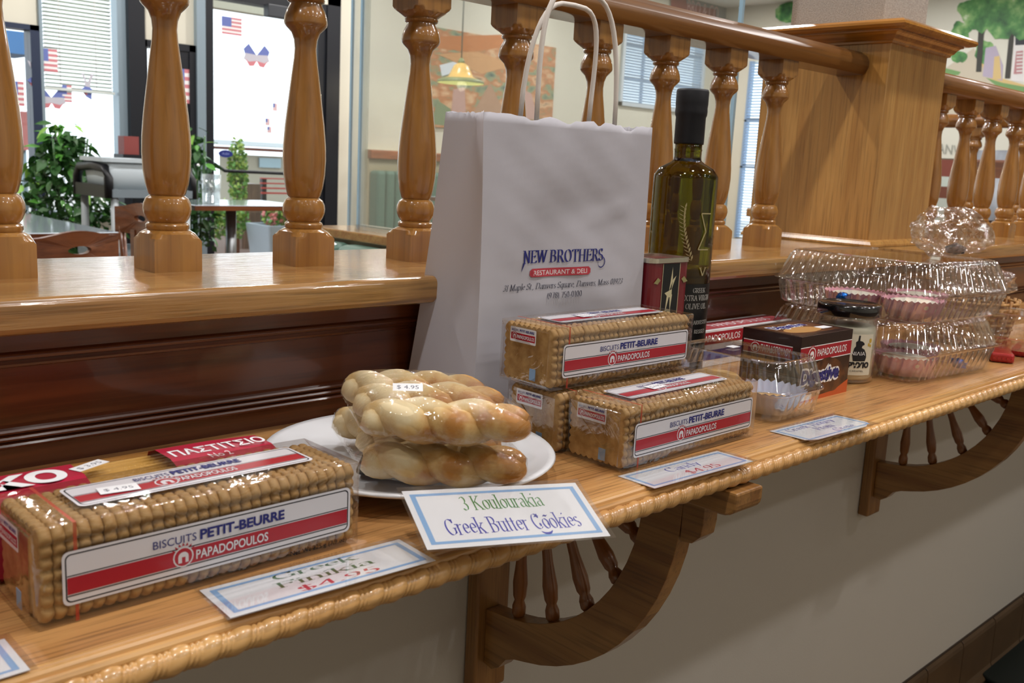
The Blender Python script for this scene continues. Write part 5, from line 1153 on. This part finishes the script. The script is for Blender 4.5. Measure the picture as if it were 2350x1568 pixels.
# ---- booth against the far wall
bx0, bx1 = FW(836, 420).x, FW(1240, 420).x
bt = thing('booth_bench', 'green tufted vinyl booth bench against the far wall', 'bench', (0, 0, 0))
zb1 = FW(900, 392).z; zb0 = FW(900, 372).z
nb = 22; bw = (bx1-bx0)/nb
for k in range(nb): MB().box(bx0+k*bw+.004, bx0+(k+1)*bw-.004, YW-0.20, YW-0.06, -0.40, zb1).build('channel', vin, bt, bevel=0.03, segs=3)
MB().box(bx0, bx1, YW-0.06, YW-0.002, DFZ, zb0+0.10).build('back_panel', mat('booth_cream', 'c9bda0', 0.6), bt)
MB().box(bx0-0.02, bx1, YW-0.12, YW-0.061, zb0+0.02, zb0+0.10).build('top_rail', wood('booth_rail', '8a4a2a', 'a8623a', 'X'), bt, bevel=0.01)
MB().box(bx0, bx1, YW-0.60, YW-0.21, -0.50, -0.42).build('seat', vin, bt, bevel=0.03, segs=3)
MB().box(bx0, bx1, YW-0.58, YW-0.22, DFZ, -0.505).build('plinth', chair_m, bt)
table('long pale table in front of the green booth', (bx0+bx1)/2-0.2, YW-0.97, 0.75, 0.30, FW(870, 440).z-0.0, 0.0)
# pendant lamp
lp_ = at_y(1057, 190, 5.6); ph = thing('pendant_lamp', 'yellow and green glass pendant lamp over the booth table', 'lamp', lp_)
MB().lathe([(0.195, 0.0), (0.19, 0.018), (0.15, 0.032), (0.105, 0.05), (0.085, 0.09), (0.06, 0.14), (0.025, 0.16)], 36, cap0=False, cap1=False).build('shade', mat('shade_amber', 'd4ae66', 0.3, emit=0.45), ph)
MB().lathe([(0.198, -0.004), (0.198, 0.008), (0.192, 0.019), (0.15, 0.034), (0.149, 0.031), (0.19, 0.016), (0.195, -0.004)], 36, cap0=False, cap1=False).build('rim', mat('shade_green', '8a9468', 0.4), ph)
MB().lathe([(0.027, 0.155), (0.03, 0.17), (0.012, 0.2), (0.001, 0.2)], 16).build('fitter', mat('shade_green', '8a9468', 0.4), ph)
MB().tube([(0, 0, 0.2), (0, 0, CEIL-lp_.z)], 0.006, 6).build('cord', mat('cord_grey', '8a8f88', 0.5), ph)
l = bpy.data.lights.new('pendant_bulb', 'POINT'); l.energy = 5; l.color = (1, .85, .6); l.shadow_soft_size = 0.04; lo = bpy.data.objects.new('pendant_bulb', l); COL.objects.link(lo); lo.location = lp_ + Vector((0, 0, -0.02))
# ---- picture on the far wall: brown landscape mural
pc = thing('wall_picture', 'large brown and green landscape picture on the far wall behind the lamp', 'picture', (0, 0, 0))
a, b = FW(975, 78), FW(1262, 300); 
pmat = tworamp('picture_foliage', 'noise', 5, [(0.30, '3f5a58'), (0.42, '8f9a78'), (0.5, 'b8764a'), (0.62, 'd9b48c'), (0.74, '6a4a3c')], 0.5, detail=8, vecscale=(1, 1, 2.2))
MB().box(a.x, b.x, YW-0.025, YW-0.002, FW(1100, 300).z, FW(1075, 76).z).build('canvas', pmat, pc)
pr = Print()
def Q(px, py): p = FW(px, py); return (p.x, p.z)
pr.poly([Q(1000, 84), Q(1150, 80), Q(1200, 100), Q(1080, 120), Q(990, 110)], 0); pr.poly([Q(1005, 150), Q(1050, 138), Q(1045, 165), Q(1010, 175)], 1)
pr.poly([Q(1075, 270), Q(1120, 190), Q(1160, 270)], 2); pr.poly([Q(1030, 275), Q(1036, 205), Q(1062, 200), Q(1066, 275)], 3); pr.poly([Q(985, 285), Q(1000, 230), Q(1030, 250), Q(1035, 290)], 4); pr.poly([Q(1170, 270), Q(1185, 200), Q(1215, 215), Q(1230, 275)], 3); pr.poly([Q(1000, 125), Q(1090, 118), Q(1180, 150), Q(1100, 170)], 5)
pr.emit_each('painted_shape', [mat('pic_orange', 'c07a48', .6), mat('pic_white', 'dfe6ea', .6), mat('pic_tent', 'b08a70', .6), mat('pic_pink', 'c09a90', .6), mat('pic_green', '7a8a6a', .6), mat('pic_tan', 'cc9a6a', .6)], pc, lambda u, v, l: (u, YW-0.0255-l*4, v))
# ---- murals
mu = thing('wall_mural', 'painted street mural with red shop and gable house, high on the far wall', 'mural', (0, 0, 0))
x0, x1 = FW(1536, 20).x, XE-0.01
MB().box(x0, x1, YW-0.02, YW-0.001, FW(1700, 130).z+0.1, CEIL-0.01).build('canvas', mat('mural_sky', 'c2cbc8', 0.6), mu)
# the end wall mural
me_ = thing('wall_mural', 'painted village mural with trees and path on the end wall, right of the post', 'mural', (0, 0, 0))
def EW(px, py): p = at_x(px, py, XE-0.03); return (p.y, p.z)
ya, yb_ = EW(2500, 100)[0], YW-0.03
yb_ = ewA-0.02
MB().box(XE-0.028, XE-0.001, ya, yb_, EW(2250, 366)[1], CEIL-0.01).build('canvas', mat('mural_pale', 'cfd0c4', 0.6), me_)
fol = tworamp('mural_foliage', 'noise', 9, [(0.3, '2f5a3a'), (0.5, '4f8a4c'), (0.65, '86b070'), (0.8, 'cfdcc0')], 0.6, detail=7)
MM = [fol, mat('mural_trunk', '3a3a36', .6), mat('mural_path', 'bdb6a4', .6), mat('mural_lawn', '6f9660', .6), mat('mural_house', 'd8d8d8', .6), mat('mural_lilac', 'aaa2b6', .6), mat('mural_sand', 'c9b27c', .6), mat('mural_dark', '30343c', .6), mat('mural_red', 'b08084', .6), mat('mural_text', '8d9088', .6)]
pr = Print(); rnd = random.Random(2)
def E_(*pts): return [EW(*q) for q in pts]
def blob(cx, cy, r, mi, fn=EW, n=18, ry=None):
    ry = ry or r; pr.poly([fn(cx + r*(1+rnd.uniform(-.18, .18))*math.cos(2*PI*i/n), cy + ry*(1+rnd.uniform(-.18, .18))*math.sin(2*PI*i/n)) for i in range(n)], mi)
pr.poly(E_((2165, 170), (2245, 112), (2270, 150), (2300, 180), (2420, 215), (2420, 300), (2165, 250)), 6)
pr.poly(E_((2165, 160), (2235, 110), (2262, 170), (2290, 200), (2420, 240), (2420, 300), (2165, 260)), 2)
pr.poly(E_((2262, 178), (2300, 190), (2440, 215), (2440, 236), (2290, 200)), 3); pr.poly(E_((2165, 155), (2205, 165), (2200, 172), (2165, 176)), 3)
blob(2205, 70, 22, 0); blob(2200, 130, 18, 0, ry=14); blob(2262, 120, 26, 0)
pr.poly(E_((2255, 175), (2262, 110), (2285, 105), (2302, 150), (2300, 185)), 5); pr.poly(E_((2278, 182), (2282, 130), (2294, 128), (2298, 182)), 6)
pr.poly(E_((2320, 185), (2328, 82), (2440, 60), (2440, 200)), 4); pr.poly(E_((2326, 170), (2332, 118), (2348, 116), (2346, 172)), 8); pr.poly(E_((2330, 104), (2330, 86), (2400, 76), (2400, 100)), 7)
for k in range(7): pr.poly(E_((2333, 122+k*8), (2347, 121+k*8), (2347, 124+k*8), (2333, 125+k*8)), 4)
pr.poly(E_((2240, 165), (2246, 60), (2266, 50), (2258, 80), (2252, 165)), 1); pr.poly(E_((2306, 180), (2316, 80), (2328, 60), (2326, 95), (2318, 180)), 1)
for cx, cy, r in ((2225, 25, 26), (2255, 15, 30), (2290, 20, 34), (2330, 25, 34), (2250, 50, 24), (2300, 60, 30), (2345, 60, 30), (2230, 45, 18), (2380, 30, 40), (2270, -20, 40), (2340, -20, 40)): blob(cx, cy, r, 0)
blob(1920, 30, 60, 0); blob(1808, 30, 26, 0)
pr.text('DANVERS', 0, 1, 0, 1, 9)
vs, fs, mi = pr.items.pop(); a0, a1 = EW(2135, 348), EW(2240, 362)
pr.items.append(([(a0[0] + (a1[0]-a0[0])*u, a0[1] - 0.0 + (a1[1]-a0[1])*u + v*0.10) for u, v in vs], fs, mi))
pr.emit_each('painted_shape', MM, me_, lambda u, v, l: (XE-0.0285-l*4, u, v))
# banded wainscot under it
for k, (y0_, y1_, mm) in enumerate(((366, 405, mat('band_redbrown', '7a4034', .5)), (405, 428, mat('band_pale', 'b8c4bc', .5)), (428, 455, mat('band_brown', '6a3c2c', .5)), (455, 520, mat('band_grey', 'b0b8b0', .5)))):
    o = MB().box(XE-0.026, XE-0.001, ya, EW(1850, 400)[0], EW(2160, y1_)[1], EW(2160, y0_)[1]).build('trim_%d' % (4+k), mm); struct(o, 'horizontal wall band below the end wall mural')
# far wall mural contents
pr = Print()
F_ = lambda *pts: [Q(*q) for q in pts]
pr.poly(F_((1536, -60), (1536, 26), (1572, 33), (1572, -60)), 0); pr.poly(F_((1572, -60), (1572, 33), (1725, 70), (1725, -60)), 4); pr.poly(F_((1572, 8), (1572, 34), (1640, 50), (1640, 22)), 0)
pr.text('BRO & CO.', *(FW(1574, 20).x, FW(1650, 20).x), 0, 1, 1)
vs, fs, mi = pr.items.pop(); zA = FW(1574, 30).z; pr.items.append(([(u, zA + 0.0 + v*0.16) for u, v in vs], fs, mi))
pr.poly(F_((1695, 52), (1735, -5), (1762, -20), (1762, 75)), 2); pr.poly(F_((1730, 28), (1732, 8), (1742, 8), (1742, 30)), 4); blob(1800, 20, 40, 3, Q)
pr.emit_each('painted_shape', [mat('mural_brickred', '8c3c38', .6), mat('mural_letters', 'c9a0a0', .6), mat('mural_gable', 'c9c6a8', .6), fol, mat('mural_grey', '7f8484', .6)], mu, lambda u, v, l: (u, YW-0.0205-l*4, v))
# ---- grey jacket on a chair beyond the far railing
jp = at_x(2305, 420, 4.3)
jc = thing('draped_chair', 'chair draped with a grey and black garment beyond the far railing', 'chair', (4.3, jp.y, DFZ), 1.2)
MB().box(-.2, .2, -.02, .02, 0.45, 1.25).build('backrest', chair_m, jc, bevel=0.01); MB().box(-.21, .21, 0.0, .42, 0.42, 0.46).build('seat', chair_m, jc, bevel=0.01)
for sx in (-.18, .18):
    for sy in (0.01, .38): MB().tube([(sx, sy, 0), (sx, sy, .43)], 0.018, 8).build('leg', chair_m, jc)
m = MB(); rs = []
for k in range(9):
    z = 0.75 + k*0.065; wv_ = [(-0.25 + 0.5*i/24, -0.045 - 0.012*math.sin(i*1.3 + k*.2) - (0.02 if k == 8 else 0)*0, z) for i in range(25)]; rs.append(wv_)
rs.append([(-0.24 + 0.48*i/24, 0.0, 1.29) for i in range(25)]); rs.append([(-0.24 + 0.48*i/24, 0.05, 1.0) for i in range(25)])
m.rings(rs, 0, True, False, False, closed=False)
m.build('garment', tworamp('garment', 'noise', 3, [(0.4, '3a3c42'), (0.6, '9aa0a8')], 0.8), jc)
# ================================================================== OUTSIDE
struct(MB().box(-12, 24, YW+0.2, 30, DFZ-0.25, DFZ-0.14).build('ground_outside', mat('pavement', 'b4b2ac', 0.8)), 'pale pavement outside')
def at_out(px, py, Y): return at_y(px, py, Y)
def slab(name, label, cat, p0, p1, Y, dep, m_, group=None, kind=None):
    a = at_y(p0[0], p0[1], Y); b = at_y(p1[0], p1[1], Y); o = MB().box(min(a.x, b.x), max(a.x, b.x), Y, Y+dep, min(a.z, b.z), max(a.z, b.z)).build(name, m_)
    if kind: struct(o, label)
    else: tag(o, label, cat, group)
    return o
bd = thing('building', 'brown and beige low building seen through the door', 'building', (0, 0, 0))
def part(name, p0, p1, Y, dep, m_):
    a = at_y(p0[0], p0[1], Y); b = at_y(p1[0], p1[1], Y); MB().box(min(a.x, b.x), max(a.x, b.x), Y, Y+dep, min(a.z, b.z), max(a.z, b.z)).build(name, m_, bd)
part('wall', (562, 356), (760, 470), 16, 1.0, mat('facade_beige', '9a9484', .8)); part('fascia', (555, 338), (770, 356), 15.8, 1.3, mat('facade_brown', '6e3c30', .7)); part('window', (596, 362), (645, 386), 15.95, 0.04, mat('facade_glass', '8aa0a8', .2)); part('roof_edge', (480, 330), (770, 336), 15.7, 1.4, mat('roof_pale', 'c8d0d4', .5))
slab('awning', 'pale blue awning outside the narrow left window', 'awning', (-40, 62), (82, 128), 9.0, 0.6, mat('awning_blue', '5f92d0', .6))
rs_ = thing('street_sign', 'red and white street sign outside the narrow left window', 'sign', (0, 0, 0)); a = at_y(44, 255, 9.5); b = at_y(68, 345, 9.5)
MB().box(a.x, b.x, 9.5, 9.53, b.z, a.z).build('panel', mat('sign_pinkred', 'd88a8a', .6), rs_); MB().tube([((a.x+b.x)/2, 9.56, DFZ-.14), ((a.x+b.x)/2, 9.56, a.z)], 0.03, 8).build('pole', alu_m, rs_)
bn = thing('bench', 'red slatted bench outside the glass door', 'bench', (0, 0, 0))
for k in range(4):
    a = at_y(600, 406+k*11, 10.0); b = at_y(712, 414+k*11, 10.0); MB().box(a.x, b.x, 10.0, 10.04, b.z, a.z-0.01).build('slat', mat('bench_red', 'b04038', .5), bn)
for px in (606, 704): a = at_y(px, 410, 10.06); MB().box(a.x-.03, a.x+.03, 10.05, 10.11, DFZ-.14, a.z).build('leg', black_m, bn)
bp_ = at_y(577, 450, 9.6); o = MB().box(bp_.x-.12, bp_.x+.12, 9.6, 9.84, DFZ-.14, at_y(577, 422, 9.6).z).build('wooden_post', wood('old_post', '4e3a2c', '6e5340', 'Z'), None); tag(o, 'brown wooden post outside the glass door', 'post')
def shrub(label, px, py, Y, rx, rz_, n, cols, seed, base):
    rnd = random.Random(seed); c = at_y(px, py, Y); t = thing('shrub', label, 'shrub', (c.x, Y, base))
    for mi, (m_, fr) in enumerate(cols):
        mb_ = MB()
        for k in range(int(n*fr)):
            a, u = rnd.uniform(0, 2*PI), rnd.uniform(-1, 1); r = rnd.random()**.4; ctr = Vector((rx*r*math.cos(a)*math.sqrt(1-u*u), rx*.6*r*math.sin(a), (c.z-base) + rz_*u*r)); d1 = Vector((rnd.uniform(-1, 1), rnd.uniform(-1, 1), rnd.uniform(-1, 1))).normalized()*0.028; d2 = d1.cross(Vector((rnd.uniform(-1, 1), rnd.uniform(-1, 1), rnd.uniform(-1, 1)))).normalized()*0.018
            mb_.add([ctr-d1, ctr+d2, ctr+d1, ctr-d2], [(0, 1, 2, 3)])
        o = mb_.build('foliage' if mi < 2 else 'blossoms', m_, t); o['kind'] = 'stuff'
    MB().lathe([(0.02, 0), (0.012, c.z-base)], 8).build('trunk', chair_m, t)
g1, g2 = mat('out_leaf', '5f9440', .6), mat('out_leaf_light', 'a8c060', .6); fl_ = mat('out_flower', 'e08a84', .6)
GZ = DFZ-0.14
shrub('tall yellow-green shrub outside the glass door', 546, 405, 9.0, 0.12, 0.42, 900, [(g1, .5), (g2, .5)], 1, GZ)
shrub('low green shrub outside, under the small table', 520, 505, 8.6, 0.26, 0.22, 700, [(g1, .6), (g2, .4)], 2, GZ)
pz = at_y(625, 515, 8.2); pt = thing('planter', 'pale grey planter outside the glass door', 'planter', (pz.x+0.14, 8.2, GZ))
MB().rings([[(x, y, 0) for x, y in rrect(-.26, .26, -.2, .2, .03)], [(x, y, pz.z-GZ) for x, y in rrect(-.32, .32, -.25, .25, .03)], [(x, y, pz.z-GZ) for x, y in rrect(-.28, .28, -.21, .21, .03)], [(x, y, pz.z-GZ-.08) for x, y in rrect(-.28, .28, -.21, .21, .03)]], 0, False).build('body', mat('planter_grey', 'aab4bc', .6), pt)
shrub('flowering plant with pink blossoms in the grey planter', 648, 496, 8.2, 0.24, 0.12, 700, [(g1, .4), (g2, .3), (fl_, .4)], 3, pz.z-0.079)

fm = thing('floor_mat', 'dark green-black rubber mat on the floor at the lower right corner', 'mat', (0, 0, 0))
p = at_z(2262, 1552, FLZ+0.012)
MB().prism(rrect(p.x-0.02, p.x+0.9, p.y-0.9, p.y+0.02, 0.05), FZ, FLZ+0.0062, FLZ+0.016).build('pad', mat('mat_rubber', '15201f', 0.5), fm, bevel=0.004)
